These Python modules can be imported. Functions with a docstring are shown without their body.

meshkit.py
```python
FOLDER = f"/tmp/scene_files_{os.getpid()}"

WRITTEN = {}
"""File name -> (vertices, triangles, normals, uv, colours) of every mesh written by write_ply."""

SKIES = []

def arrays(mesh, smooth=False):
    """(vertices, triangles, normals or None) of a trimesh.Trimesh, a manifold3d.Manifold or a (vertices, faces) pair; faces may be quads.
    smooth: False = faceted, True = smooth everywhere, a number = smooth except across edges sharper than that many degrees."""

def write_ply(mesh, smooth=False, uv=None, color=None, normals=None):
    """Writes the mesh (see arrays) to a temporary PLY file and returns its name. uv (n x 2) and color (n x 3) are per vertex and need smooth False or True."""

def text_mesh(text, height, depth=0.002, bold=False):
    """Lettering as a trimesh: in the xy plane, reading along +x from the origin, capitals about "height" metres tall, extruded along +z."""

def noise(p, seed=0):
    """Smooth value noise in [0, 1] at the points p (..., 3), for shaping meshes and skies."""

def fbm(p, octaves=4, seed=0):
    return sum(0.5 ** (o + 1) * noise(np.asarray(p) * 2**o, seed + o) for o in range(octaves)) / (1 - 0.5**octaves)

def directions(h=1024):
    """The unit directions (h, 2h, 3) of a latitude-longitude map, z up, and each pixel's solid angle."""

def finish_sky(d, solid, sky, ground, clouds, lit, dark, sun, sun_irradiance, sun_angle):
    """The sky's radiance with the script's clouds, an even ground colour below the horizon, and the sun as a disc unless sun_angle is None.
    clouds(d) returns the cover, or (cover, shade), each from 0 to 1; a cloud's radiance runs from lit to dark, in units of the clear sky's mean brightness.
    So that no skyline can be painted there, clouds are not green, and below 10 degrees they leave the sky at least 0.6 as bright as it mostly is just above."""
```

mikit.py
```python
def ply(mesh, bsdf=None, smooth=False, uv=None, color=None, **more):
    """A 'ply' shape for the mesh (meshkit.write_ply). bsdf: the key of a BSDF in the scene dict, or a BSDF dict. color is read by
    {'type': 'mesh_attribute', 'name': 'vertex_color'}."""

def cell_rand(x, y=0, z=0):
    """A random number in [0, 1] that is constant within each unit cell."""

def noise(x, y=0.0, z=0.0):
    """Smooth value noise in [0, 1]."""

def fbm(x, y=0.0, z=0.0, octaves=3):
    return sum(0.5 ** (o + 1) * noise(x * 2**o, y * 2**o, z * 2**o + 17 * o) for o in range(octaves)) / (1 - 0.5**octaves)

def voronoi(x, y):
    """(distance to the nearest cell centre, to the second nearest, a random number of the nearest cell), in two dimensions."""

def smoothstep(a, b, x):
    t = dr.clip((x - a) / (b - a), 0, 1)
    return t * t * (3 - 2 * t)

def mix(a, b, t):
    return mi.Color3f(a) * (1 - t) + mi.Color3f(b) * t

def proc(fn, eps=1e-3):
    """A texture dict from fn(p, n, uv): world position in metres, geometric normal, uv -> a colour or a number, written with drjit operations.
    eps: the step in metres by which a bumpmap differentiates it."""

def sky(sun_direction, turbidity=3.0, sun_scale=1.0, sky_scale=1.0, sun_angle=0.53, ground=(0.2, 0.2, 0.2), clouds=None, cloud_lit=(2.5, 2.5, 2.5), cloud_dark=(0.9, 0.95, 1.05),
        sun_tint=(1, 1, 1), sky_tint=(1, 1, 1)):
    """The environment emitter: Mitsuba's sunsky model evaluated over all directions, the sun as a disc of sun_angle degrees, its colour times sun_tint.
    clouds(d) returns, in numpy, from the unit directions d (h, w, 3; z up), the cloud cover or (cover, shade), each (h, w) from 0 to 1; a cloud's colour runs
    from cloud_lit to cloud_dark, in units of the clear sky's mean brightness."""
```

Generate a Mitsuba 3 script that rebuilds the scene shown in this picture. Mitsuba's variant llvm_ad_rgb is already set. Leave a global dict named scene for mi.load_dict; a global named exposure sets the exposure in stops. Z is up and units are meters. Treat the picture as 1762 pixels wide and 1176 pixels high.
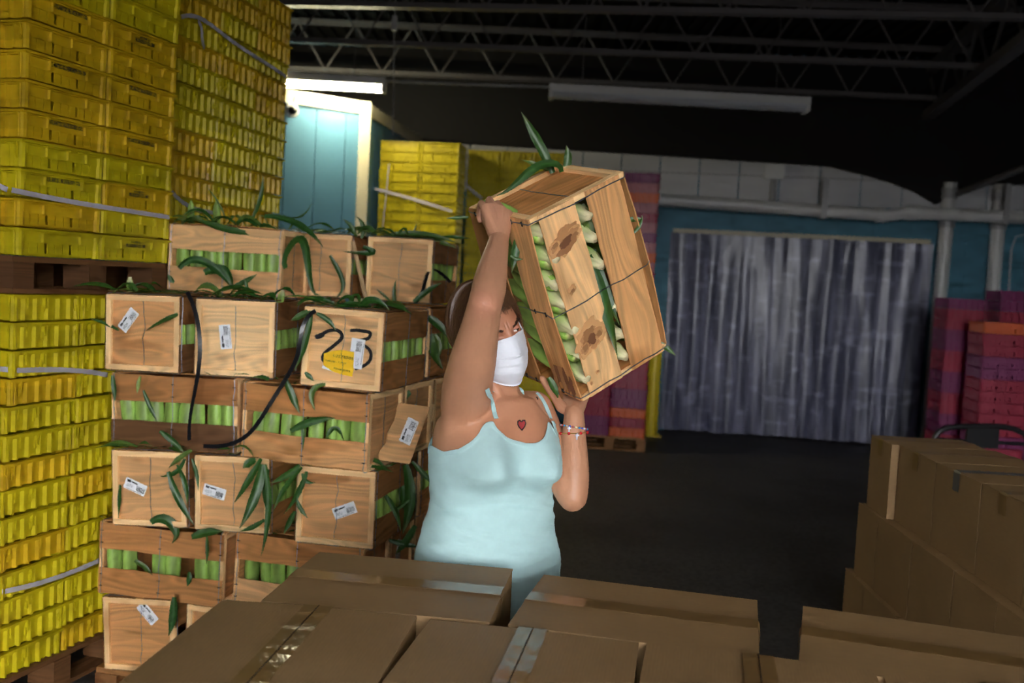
import math, random
import numpy as np, trimesh, mitsuba as mi, drjit as dr, mikit, meshkit
import manifold3d as m3
from manifold3d import Manifold, Mesh

scene, labels = {}, {}
T = mi.ScalarTransform4f

# ------------------------------------------------------------------ camera, sky, exposure
F_PX, W_PX, H_PX = 1713.0, 1762, 1176
CAM = np.array([0.0, 0.0, 1.65])
PITCH, ROLL = math.radians(3.4), math.radians(3.05)
FWD = np.array([0, math.cos(PITCH), -math.sin(PITCH)])
_u0 = np.cross([1.0, 0, 0], FWD)
RIGHT = math.cos(ROLL) * np.array([1.0, 0, 0]) + math.sin(ROLL) * _u0
UP = -math.sin(ROLL) * np.array([1.0, 0, 0]) + math.cos(ROLL) * _u0
scene['camera'] = {
    'type': 'thinlens', 'fov': math.degrees(2 * math.atan(W_PX / 2 / F_PX)), 'fov_axis': 'x',
    'aperture_radius': 0.0045, 'focus_distance': 2.4, 'near_clip': 0.05, 'far_clip': 200.0,
    'to_world': T().look_at(origin=CAM.tolist(), target=(CAM + FWD).tolist(), up=UP.tolist()),
}
exposure = 6.65

def overcast(d):
    c = meshkit.fbm(d * np.array([3.0, 3.0, 5.0]), 4, 5)
    return np.full(c.shape, 1.0), np.clip(0.25 + 0.5 * c, 0, 1)

scene['sky'] = mikit.sky([0.3, 0.75, 0.6], turbidity=4.0, sun_scale=0.15, clouds=overcast,
                         cloud_lit=(2.6, 2.6, 2.6), cloud_dark=(1.9, 1.95, 2.0), ground=(0.14, 0.14, 0.135))

# ------------------------------------------------------------------ helpers
def ray(x, y):
    return FWD + RIGHT * (x - W_PX / 2) / F_PX - UP * (y - H_PX / 2) / F_PX
def atY(x, y, Y):
    """the place that lies Y metres ahead, on the sight line through a point of the photograph"""
    r = ray(x, y); return CAM + r * (Y / r[1])
def atz(x, y, z):
    r = ray(x, y); return CAM + r * ((z - CAM[2]) / r[2])

used = {}
def num(name):
    n = used.get(name, -1) + 1
    used[name] = n
    return name if n == 0 else f'{name}_{n:03d}'
def part(holder, name):
    return holder + '__' + num_in(holder, name)
_in = {}
def num_in(holder, name):
    n = _in.get((holder, name), -1) + 1
    _in[(holder, name)] = n
    return name if n == 0 else f'{name}_{n:03d}'
def tag(key, label=None, cat=None, group=None, kind=None):
    d = {}
    if label: d['label'] = label
    if cat: d['category'] = cat
    if group: d['group'] = group
    if kind: d['kind'] = kind
    labels[key] = d
    return key
ORD = ['bottom-most'] + [f'{w} from bottom' for w in 'second third fourth fifth sixth seventh eighth ninth tenth eleventh twelfth thirteenth fourteenth'.split()]
NTH = ['first', 'second', 'third', 'fourth', 'fifth', 'sixth', 'seventh', 'eighth', 'ninth', 'tenth', 'eleventh', 'twelfth', 'thirteenth', 'fourteenth', 'fifteenth',
       'sixteenth', 'seventeenth', 'eighteenth', 'nineteenth', 'twentieth'] + [f'{i}th' for i in range(21, 60)]

def frame(o, ex, ey, ez):
    M = np.eye(4)
    M[:3, 0], M[:3, 1], M[:3, 2], M[:3, 3] = ex, ey, ez, o
    return M
def rotz(o, a):
    return frame(o, [math.cos(a), math.sin(a), 0], [-math.sin(a), math.cos(a), 0], [0, 0, 1])
def unit(v):
    v = np.asarray(v, float); return v / np.linalg.norm(v)
def basis(z, hint=(0, 0, 1)):
    z = unit(z); h = np.asarray(hint, float)
    if abs(z @ unit(h)) > 0.98: h = np.array([1.0, 0, 0])
    x = unit(np.cross(h, z)); return x, np.cross(z, x), z

class Acc:
    """collects boxes, tubes and strips into ONE mesh with uv (metres; wood tone coded in the tens of v)"""
    def __init__(s): s.V, s.F, s.U, s.n = [], [], [], 0
    def put(s, V, F, U=None):
        V = np.asarray(V, float); F = np.asarray(F, int)
        if F.shape[1] == 4: F = np.vstack([F[:, [0, 1, 2]], F[:, [0, 2, 3]]])
        s.V.append(V); s.F.append(F + s.n); s.U.append(np.zeros((len(V), 2)) if U is None else np.asarray(U, float)); s.n += len(V)
        return s
    def box(s, lo, hi, grain=0, tone=0.5, seed=0.0, M=None, off=None):
        lo, hi = np.minimum(lo, hi).astype(float), np.maximum(lo, hi).astype(float)
        V, U, F = [], [], []
        for ax in range(3):
            o = [a for a in range(3) if a != ax]
            if grain in o and o[0] != grain: o = o[::-1]
            for side in (0, 1):
                b = len(V)
                for i, j in ((0, 0), (1, 0), (1, 1), (0, 1)):
                    p = np.zeros(3); p[ax] = (lo, hi)[side][ax]; p[o[0]] = (lo, hi)[i][o[0]]; p[o[1]] = (lo, hi)[j][o[1]]
                    V.append(p); U.append((p[o[0]] + seed * 3.7, 10 * round(tone * 20) + 4 + p[o[1]] + 0.31 * (seed % 7)))
                e1 = np.zeros(3); e1[o[0]] = 1; e2 = np.zeros(3); e2[o[1]] = 1
                sgn = np.cross(e1, e2)[ax] * (1 if side else -1)
                F.append([b, b + 1, b + 2, b + 3] if sgn > 0 else [b, b + 3, b + 2, b + 1])
        V = np.array(V)
        if off is not None: V = off(V)
        if M is not None: V = V @ M[:3, :3].T + M[:3, 3]
        return s.put(V, F, U)
    def tube(s, P, r, sides=6, cap=True, closed=False):
        P = np.asarray(P, float); n = len(P); r = np.broadcast_to(r, (n,))
        t = (np.roll(P, -1, 0) - np.roll(P, 1, 0)) if closed else np.gradient(P, axis=0)
        t = t / (np.linalg.norm(t, axis=1, keepdims=True) + 1e-12)
        a = np.cross(t[0], [0, 0, 1.0] if abs(t[0][2]) < 0.9 else [1.0, 0, 0]); V = []
        for i in range(n):
            a = a - t[i] * (a @ t[i]); a = a / (np.linalg.norm(a) + 1e-12); b = np.cross(t[i], a)
            for k in range(sides):
                w = 2 * math.pi * k / sides; V.append(P[i] + r[i] * (math.cos(w) * a + math.sin(w) * b))
        F = []
        for i in range(n if closed else n - 1):
            j = (i + 1) % n
            for k in range(sides):
                l = (k + 1) % sides; F.append([i * sides + k, i * sides + l, j * sides + l, j * sides + k])
        F = np.array(F); F = np.vstack([F[:, [0, 1, 2]], F[:, [0, 2, 3]]])
        if cap and not closed:
            F = np.vstack([F, [[0, k + 1, k] for k in range(1, sides - 1)], [[(n - 1) * sides, (n - 1) * sides + k, (n - 1) * sides + k + 1] for k in range(1, sides - 1)]])
        return s.put(V, F)
    def ribbon(s, P, N, w, t=0.0008):
        """flat band along P, N = its face normals, w wide, t thick"""
        P, N = np.asarray(P, float), np.asarray(N, float); n = len(P)
        tan = np.gradient(P, axis=0); tan /= np.linalg.norm(tan, axis=1, keepdims=True)
        side = np.cross(tan, N); side /= np.linalg.norm(side, axis=1, keepdims=True); N = np.cross(side, tan)
        w = np.broadcast_to(w, (n,))[:, None]
        V = np.stack([P + side * w / 2 + N * t, P - side * w / 2 + N * t, P - side * w / 2, P + side * w / 2], 1).reshape(-1, 3)
        F = []
        for i in range(n - 1):
            for k in range(4):
                l = (k + 1) % 4; F.append([4 * i + k, 4 * i + l, 4 * i + 4 + l, 4 * i + 4 + k])
        F += [[3, 2, 1, 0], [4 * n - 4, 4 * n - 3, 4 * n - 2, 4 * n - 1]]
        return s.put(V, np.array(F)[:, ::-1])
    def cyl(s, a, b, r, sides=16): return s.tube([a, b], r, sides)
    def mesh(s): return np.vstack(s.V), np.vstack(s.F)
    def uv(s): return np.vstack(s.U)

def add(key, g, bsdf, M=None, smooth=False, color=None, uv=True, **more):
    """one entry of the scene"""
    if isinstance(g, Acc):
        d = mikit.ply(g.mesh(), bsdf, smooth, uv=g.uv() if (uv and smooth in (False, True)) else None, color=color, **more)
    else:
        d = mikit.ply(g, bsdf, smooth, color=color, **more)
    if M is not None: d['to_world'] = T(np.asarray(M))
    scene[key] = d
    return key
def put(key, d, M, **over):
    """a further copy of a ply dict at another place"""
    scene[key] = {**d, 'to_world': T(np.asarray(M)), **over}
    return key
def ref(b): return {'type': 'ref', 'id': b}
def spline(P, n):
    from scipy.interpolate import CubicSpline
    P = np.asarray(P, float); t = np.r_[0, np.cumsum(np.linalg.norm(np.diff(P, axis=0), axis=1))]
    return CubicSpline(t, P)(np.linspace(0, t[-1], n))

# ------------------------------------------------------------------ materials
def rgb(r, g, b): return {'type': 'rgb', 'value': [r, g, b]}
def principled(c, rough, spec=0.5, **k):
    return {'type': 'principled', 'base_color': c if isinstance(c, dict) else rgb(*c), 'roughness': rough, 'specular': spec, **k}
def two(b): return {'type': 'twosided', 'bsdf': b}
VC = {'type': 'mesh_attribute', 'name': 'vertex_color'}
fb, no, ss, mx = mikit.fbm, mikit.noise, mikit.smoothstep, mikit.mix

def wood_fn(p, n, uv):
    k = dr.floor(uv.y / 10.0); t = k / 20.0; v = uv.y - 10 * k; u = uv.x
    warp = fb(u * 2.2, v * 9.0, k, 3)
    s = no(u * 1.3 + 4, v * 95.0 + warp * 16.0, k)
    s2 = no(u * 9.0, v * 420.0 + warp * 30.0, k + 3)
    ring = dr.sin((v * 38.0 + warp * 9.0) * 6.283) * 0.5 + 0.5
    dark, mid, lite = mi.Color3f(0.055, 0.024, 0.012), mi.Color3f(0.56, 0.245, 0.078), mi.Color3f(0.98, 0.67, 0.33)
    c = dr.select(t < 0.5, mx(dark, mid, dr.power(t * 2, 1.5)), mx(mid, lite, t * 2 - 1))
    c = c * (0.72 + 0.36 * s + 0.16 * s2) * (1 - 0.2 * ring * ss(0.25, 0.7, warp))
    blot = ss(0.60, 0.80, fb(u * 6.0 + 9, v * 14.0, k + 8, 3))
    return c * (1 - blot * mi.Color3f(0.32, 0.42, 0.5))
def wood_bump(p, n, uv):
    k = dr.floor(uv.y / 10.0); v = uv.y - 10 * k
    return no(uv.x * 7.0, v * 300.0, k)
scene['wood'] = two({'type': 'bumpmap', 'arbitrary': mikit.proc(wood_bump), 'scale': 0.0005, 'bsdf': principled(mikit.proc(wood_fn), 0.62, 0.35)})

def card_fn(p, n, uv):
    k = dr.floor(uv.y / 10.0); v = uv.y - 10 * k
    flute = dr.sin(v * 6.283 / 0.0065) * 0.5 + 0.5
    big = fb(p.x * 5, p.y * 5, p.z * 5, 3)
    fib = no(uv.x * 60, v * 900, k)
    c = mi.Color3f(0.26, 0.155, 0.068) * (0.84 + 0.22 * big) * (0.95 + 0.1 * fib) * (0.97 + 0.05 * flute)
    return c
scene['cardboard'] = two(principled(mikit.proc(card_fn), 0.6, 0.3))
def tape_bump(p, n, uv): return fb(p.x * 90, p.y * 45, p.z * 90, 3)
scene['tape'] = two({'type': 'bumpmap', 'arbitrary': mikit.proc(tape_bump), 'scale': 0.0008, 'bsdf': principled((0.21, 0.12, 0.045), 0.13, 0.5, clearcoat=0.25, clearcoat_gloss=0.9)})

def plastic(name, c, rough=0.38, dirt=0.35):
    def fn(p, n, uv):
        a = fb(p.x * 9, p.y * 9, p.z * 14, 3); b = no(p.x * 2.1, p.y * 2.1, dr.floor(p.z * 10.1) * 3.7)
        return mi.Color3f(*c) * (0.78 + 0.4 * b) * (1 - dirt * ss(0.52, 0.8, a) * mi.Color3f(0.7, 0.8, 0.5))
    scene[name] = two(principled(mikit.proc(fn), rough, 0.45))
plastic('yellow_plastic', (0.50, 0.405, 0.007))
plastic('orange_yellow_plastic', (0.54, 0.345, 0.008))
scene['red_plastic'] = two(principled((0.27, 0.009, 0.034), 0.42))
scene['purple_plastic'] = two(principled((0.17, 0.014, 0.085), 0.42))
scene['orange_plastic'] = two(principled((0.55, 0.085, 0.015), 0.42))
scene['hazed_red_plastic'] = two(principled((0.40, 0.12, 0.15), 0.42))  # red plastic with washed-out haze painted into its colour
scene['plant'] = two(principled(VC, 0.42, 0.45))
scene['painted'] = two(principled(VC, 0.55, 0.4))
scene['skin'] = two(principled(VC, 0.43, 0.42, sheen=0.15))
scene['ink'] = two(principled((0.012, 0.012, 0.014), 0.6, 0.2))
scene['paper'] = two(principled((0.80, 0.82, 0.85), 0.5, 0.4))
scene['yellow_paper'] = two(principled((0.85, 0.52, 0.02), 0.45, 0.4))
scene['wire_metal'] = two(principled((0.22, 0.24, 0.28), 0.38, 0.6, metallic=0.85))
scene['black_strapping'] = two(principled((0.008, 0.008, 0.010), 0.28, 0.5))
scene['grey_strap'] = two(principled((0.42, 0.40, 0.46), 0.4, 0.5))
scene['clear_pvc'] = None

def wallblue_fn(p, n, uv):
    a = fb(p.x * 4, p.y * 4, p.z * 6, 3)
    return mi.Color3f(0.055, 0.185, 0.265) * (0.75 + 0.5 * a) * (1 - 0.4 * ss(0.6, 0.8, fb(p.x * 2 + 7, p.y, p.z * 9, 3)))
scene['blue_block'] = two(principled(mikit.proc(wallblue_fn), 0.55, 0.35))
def cooler_fn(p, n, uv):
    a = fb(p.x * 3, p.y * 3, p.z * 0.8, 3)
    return mi.Color3f(0.080, 0.195, 0.30) * (0.88 + 0.24 * a)
scene['blue_panel'] = two(principled(mikit.proc(cooler_fn), 0.42, 0.4))
def white_fn(p, n, uv):
    a = fb(p.x * 2, p.y * 2, p.z * 5, 3)
    return mi.Color3f(0.60, 0.60, 0.63) * (0.8 + 0.3 * a)
scene['white_panel'] = two(principled(mikit.proc(white_fn), 0.5, 0.35))
scene['cream_paint'] = two(principled((0.52, 0.475, 0.35), 0.5, 0.35))
def floor_fn(p, n, uv):
    a = fb(p.x * 0.9, p.y * 0.9, 0, 4); b = no(p.x * 60, p.y * 60)
    return mi.Color3f(0.042, 0.039, 0.037) * (0.6 + 0.8 * a) * (0.85 + 0.3 * b)
def floor_bump(p, n, uv): return no(p.x * 45, p.y * 45) * 0.6 + no(p.x * 140, p.y * 140) * 0.4
scene['asphalt'] = two({'type': 'bumpmap', 'arbitrary': mikit.proc(floor_bump), 'scale': 0.004, 'bsdf': principled(mikit.proc(floor_fn), 0.6, 0.3)})
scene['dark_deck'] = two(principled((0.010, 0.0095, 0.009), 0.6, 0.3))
scene['dark_steel'] = two(principled((0.11, 0.10, 0.10), 0.45, 0.4))
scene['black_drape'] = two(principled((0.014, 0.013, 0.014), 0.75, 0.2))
scene['wall_grey'] = two(principled((0.05, 0.05, 0.052), 0.7, 0.2))
scene['pvc_white'] = two(principled((0.62, 0.62, 0.62), 0.35, 0.45))
scene['white_enamel'] = two(principled((0.70, 0.70, 0.70), 0.35, 0.45))
scene['lens_plastic'] = two(principled((0.55, 0.58, 0.64), 0.22, 0.5))
scene['grey_metal'] = two(principled((0.36, 0.36, 0.37), 0.4, 0.5))
scene['black_plastic'] = two(principled((0.012, 0.012, 0.013), 0.35, 0.45))
scene['yellow_paint'] = two(principled((0.70, 0.52, 0.02), 0.4, 0.45))
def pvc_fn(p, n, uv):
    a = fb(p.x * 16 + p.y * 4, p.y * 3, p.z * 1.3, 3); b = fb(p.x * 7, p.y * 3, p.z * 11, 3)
    return mx((0.085, 0.09, 0.15), (0.30, 0.31, 0.44), 0.65 * ss(0.35, 0.75, a) + 0.5 * ss(0.55, 0.8, b))  # smudged reflections on the strips painted into the base colour, with scuffs
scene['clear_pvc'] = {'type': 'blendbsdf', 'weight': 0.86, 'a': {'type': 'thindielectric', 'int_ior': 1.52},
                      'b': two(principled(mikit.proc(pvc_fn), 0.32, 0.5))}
scene['stick_wood'] = two(principled((0.55, 0.38, 0.2), 0.6, 0.3))
scene['grey_tape'] = two(principled((0.10, 0.095, 0.09), 0.25, 0.5))
scene['hair'] = two(principled((0.030, 0.016, 0.010), 0.6, 0.3))
scene['hair_red'] = two(principled((0.10, 0.047, 0.024), 0.42, 0.5))
scene['eye_wet'] = two(principled(VC, 0.12, 0.6))
scene['glossy_paint'] = two(principled(VC, 0.15, 0.6))
scene['mask_cloth'] = two(principled((0.66, 0.68, 0.74), 0.6, 0.3))
def aqua_fn(p, n, uv): return mi.Color3f(0.40, 0.58, 0.585) * (0.95 + 0.10 * fb(p.x * 40, p.y * 40, p.z * 40, 2))
def aqua_bump(p, n, uv): return no(p.x * 700, p.y * 700, p.z * 500)
scene['aqua_cotton'] = two({'type': 'bumpmap', 'arbitrary': mikit.proc(aqua_bump), 'scale': 0.0004, 'bsdf': principled(mikit.proc(aqua_fn), 0.75, 0.25, sheen=0.3)})
scene['black_cloth'] = two(principled((0.010, 0.010, 0.012), 0.7, 0.25))
scene['tattoo_ink'] = two(principled((0.02, 0.018, 0.018), 0.5, 0.3))
scene['tattoo_red'] = two(principled((0.30, 0.035, 0.035), 0.5, 0.3))
scene['gold_metal'] = two(principled((0.6, 0.42, 0.12), 0.3, 0.6, metallic=0.9))
scene['scorch'] = two(principled((0.16, 0.062, 0.030), 0.6, 0.3))
scene['scorch_light'] = two(principled((0.30, 0.135, 0.055), 0.6, 0.3))
scene['seam_dark'] = two(principled((0.05, 0.028, 0.012), 0.5, 0.3))
scene['scorch_2'] = two(principled((0.42, 0.20, 0.08), 0.6, 0.3))
scene['scorch_3'] = two(principled((0.56, 0.30, 0.125), 0.6, 0.3))
# ------------------------------------------------------------------ the setting
WA = math.radians(8.0)
WX, WY = np.array([math.cos(WA), -math.sin(WA), 0]), np.array([math.sin(WA), math.cos(WA), 0])
WO = np.array([3.08, 11.58, 0.0])
def onwall(x, y, off=0.0):
    """(along the back wall, height) of the place a sight line meets, off metres before the wall"""
    r = ray(x, y); k = ((WO - WY * off - CAM) @ WY) / (r @ WY); p = CAM + r * k
    return (p - WO) @ WX, p[2]
WM = frame(WO, WX, WY, [0, 0, 1])          # local: x along the wall, y into it, z up

tag(add('floor', Acc().box([-7, -3.6, -0.2], [8.2, 16.5, 0]), 'asphalt'), 'dark worn concrete warehouse floor', kind='structure')
tag(add('ground', Acc().box([-60, -60, -0.35], [60, -3.6, -0.12]), 'wall_grey'), 'paved yard outside the loading door', kind='structure')
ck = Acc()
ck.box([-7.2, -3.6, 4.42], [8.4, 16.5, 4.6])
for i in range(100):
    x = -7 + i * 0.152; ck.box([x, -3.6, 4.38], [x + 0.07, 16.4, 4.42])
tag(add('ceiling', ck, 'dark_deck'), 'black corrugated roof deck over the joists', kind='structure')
tag(add('wall_left', Acc().box([-7.2, -3.6, 0], [-7, 16.5, 4.45]), 'wall_grey'), 'dim left warehouse wall', kind='structure')
tag(add('wall_right', Acc().box([8.2, -3.6, 0], [8.4, 16.5, 4.45]), 'wall_grey'), 'dim right warehouse wall', kind='structure')
fw = Acc(); OX0, OX1, OZ = -0.9, 2.5, 3.2
fw.box([-7.2, -3.7, 0], [OX0, -3.5, 4.45]); fw.box([OX1, -3.7, 0], [8.4, -3.5, 4.45]); fw.box([OX0, -3.7, OZ], [OX1, -3.5, 4.45])
tag(add('wall_front', fw, 'wall_grey'), 'front wall with the open loading door', kind='structure')

# back wall: slab with the doorway, blocks below, white panels above
D0, D1, DZ = onwall(1150, 560)[0] + 0.02, onwall(1596, 560)[0], 2.36
S0, S1 = -10.4, 5.2
bw = Acc()
bw.box([S0, 0.0, 0], [D0, 0.2, 4.45], M=WM); bw.box([D1, 0.0, 0], [S1, 0.2, 4.45], M=WM); bw.box([D0, 0.0, DZ], [D1, 0.2, 4.45], M=WM)
tag(add('wall_back', bw, 'blue_block'), 'back wall of blue painted blocks below white metal panels', kind='structure')
ZB = 2.72
for row in range(14):
    z0 = row * 0.2; z1 = min(z0 + 0.192, ZB)
    if z1 - z0 < 0.05: continue
    s = -1.8 + (0.2 if row % 2 else 0)
    while s < S1 - 0.05:
        a, b = s, min(s + 0.392, S1)
        s += 0.4
        spans = [(a, b)]
        if z0 < DZ - 0.02 and b > D0 and a < D1:
            spans = ([(a, min(b, D0))] if a < D0 - 0.05 else []) + ([(max(a, D1), b)] if b > D1 + 0.05 else [])
        for a2, b2 in spans:
            if b2 - a2 > 0.04:
                add(part('wall_back', 'block'), Acc().box([a2, -0.012, z0], [b2, 0.01, z1], M=WM), 'blue_block')
s = -5.1
while s < S1 - 0.1:
    add(part('wall_back', 'panel'), Acc().box([s, -0.03, ZB], [min(s + 0.44, S1), 0.01, 4.4], M=WM), 'white_panel')
    s += 0.455
tag(add('trim_1', Acc().box([-5.1, -0.036, 3.02], [S1, -0.029, 3.035], M=WM), 'grey_metal'), 'thin dark line along the white panels', kind='structure')
# the cold store behind the strip curtain
cs = Acc()
cs.box([D0 - 0.4, 2.6, 0], [D1 + 0.4, 2.7, 2.9], M=WM); cs.box([D0 - 0.5, 0.2, 0], [D0 - 0.4, 2.7, 2.9], M=WM); cs.box([D1 + 0.4, 0.2, 0], [D1 + 0.5, 2.7, 2.9], M=WM)
cs.box([D0 - 0.5, 0.2, 2.8], [D1 + 0.5, 2.7, 2.9], M=WM)
tag(add('wall_cold_store', cs, 'wall_grey'), 'dark cold store behind the strip curtain', kind='structure')

# strip curtain
curtain = tag('strip_curtain', 'clear plastic strip curtain hanging in the blue cold store doorway', 'curtain')
cr0, cr1 = onwall(1158, 402, 0.06), onwall(1600, 420, 0.06)
ZR = 2.335
add(part(curtain, 'rail'), Acc().box([cr0[0], -0.085, ZR - 0.005], [cr1[0], -0.02, ZR + 0.045], M=WM), 'cream_paint')
rng = np.random.default_rng(3)
NS = 15; wS = (cr1[0] - cr0[0]) / NS
for i in range(NS):
    nu, nv = 9, 70
    uu, vv = np.meshgrid(np.linspace(0, 1, nu), np.linspace(0, 1, nv))
    x0 = cr0[0] + i * wS - 0.03
    X = x0 + uu * (wS + 0.06) + 0.012 * np.sin(vv * 3 + i)
    Z = ZR - vv * (ZR - 0.012 - 0.02 * rng.random())
    P3 = np.stack([uu * 1.6 + i * 7.1, vv * 5.0, uu * 0 + i], -1)
    Y = -0.052 - (0.018 if i % 2 else 0) + (0.5 - np.abs(uu - 0.5)) * 0.05 * rng.uniform(-1, 1) + 0.016 * (meshkit.fbm(P3, 3, 4) - 0.5) + 0.02 * np.sin(uu * 6.28 * rng.uniform(0.6, 1.3) + i) * vv
    V = np.stack([X, Y, Z], -1).reshape(-1, 3); V = V @ WM[:3, :3].T + WM[:3, 3]
    idx = np.arange(nu * nv).reshape(nv, nu)
    Fq = np.stack([idx[:-1, :-1], idx[1:, :-1], idx[1:, 1:], idx[:-1, 1:]], -1).reshape(-1, 4)
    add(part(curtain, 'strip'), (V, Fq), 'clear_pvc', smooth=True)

# blue insulated cold room on the left
CR = [np.array([-2.75, 8.97, 0]), np.array([-1.54, 9.78, 0]), np.array([-1.215, 12.10, 0])]
CH = 3.32
def prism(pts, z0, z1):
    n = len(pts); V = np.array([[p[0], p[1], z] for z in (z0, z1) for p in pts])
    F = [[i, (i + 1) % n, n + (i + 1) % n, n + i] for i in range(n)]
    F = np.array(F); F = np.vstack([F[:, [0, 1, 2]], F[:, [0, 2, 3]], [[0, i + 1, i] for i in range(1, n - 1)], [[n, n + i, n + i + 1] for i in range(1, n - 1)]])
    return V, F
bk = [CR[0] + [-0.6, 2.6, 0]]
tag(add('wall_cold_room', prism([CR[0] + [0.03, 0.05, 0], CR[1] + [-0.05, 0.05, 0], CR[2] + [-0.05, -0.05, 0], np.array([-4.2, 12.4, 0])], 0, CH - 0.02), 'blue_panel'), 'blue cold room built into the left corner', kind='structure')
for a, b in ((CR[0], CR[1]), (CR[1], CR[2])):
    e = unit(b - a); nrm = np.array([e[1], -e[0], 0]); L = np.linalg.norm(b - a); k = 0.06
    Mx = frame(a, e, -nrm, [0, 0, 1])
    while k < L - 0.07:
        add(part('wall_cold_room', 'panel'), Acc().box([k, -0.0, 0], [min(k + 0.292, L - 0.06), 0.05, CH - 0.12], M=Mx), 'blue_panel')
        k += 0.30
    add(part('wall_cold_room', 'trim'), Acc().box([0, -0.02, CH - 0.12], [L, 0.04, CH], M=Mx), 'cream_paint')
Mx = frame(CR[1], [math.cos(0.45), math.sin(0.45), 0], [-math.sin(0.45), math.cos(0.45), 0], [0, 0, 1])
add(part('wall_cold_room', 'corner_post'), Acc().box([-0.055, -0.04, 0], [0.045, 0.06, CH], M=Mx), 'cream_paint')
e = unit(CR[2] - CR[1]); Mx = frame(CR[1], e, [-e[1], e[0], 0], [0, 0, 1])
wn = Acc(); wn.box([1.15, -0.02, 2.55], [1.55, 0.0, 2.60], M=Mx); wn.box([1.15, -0.02, 2.90], [1.55, 0.0, 2.95], M=Mx); wn.box([1.15, -0.02, 2.6], [1.2, 0.0, 2.9], M=Mx); wn.box([1.5, -0.02, 2.6], [1.55, 0.0, 2.9], M=Mx)
tag(add('window_1', wn, 'white_enamel'), 'small white framed window in the cold room side wall', kind='structure')
add('window_1__pane', Acc().box([1.2, -0.012, 2.6], [1.5, -0.004, 2.9], M=Mx), 'grey_metal')

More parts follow.
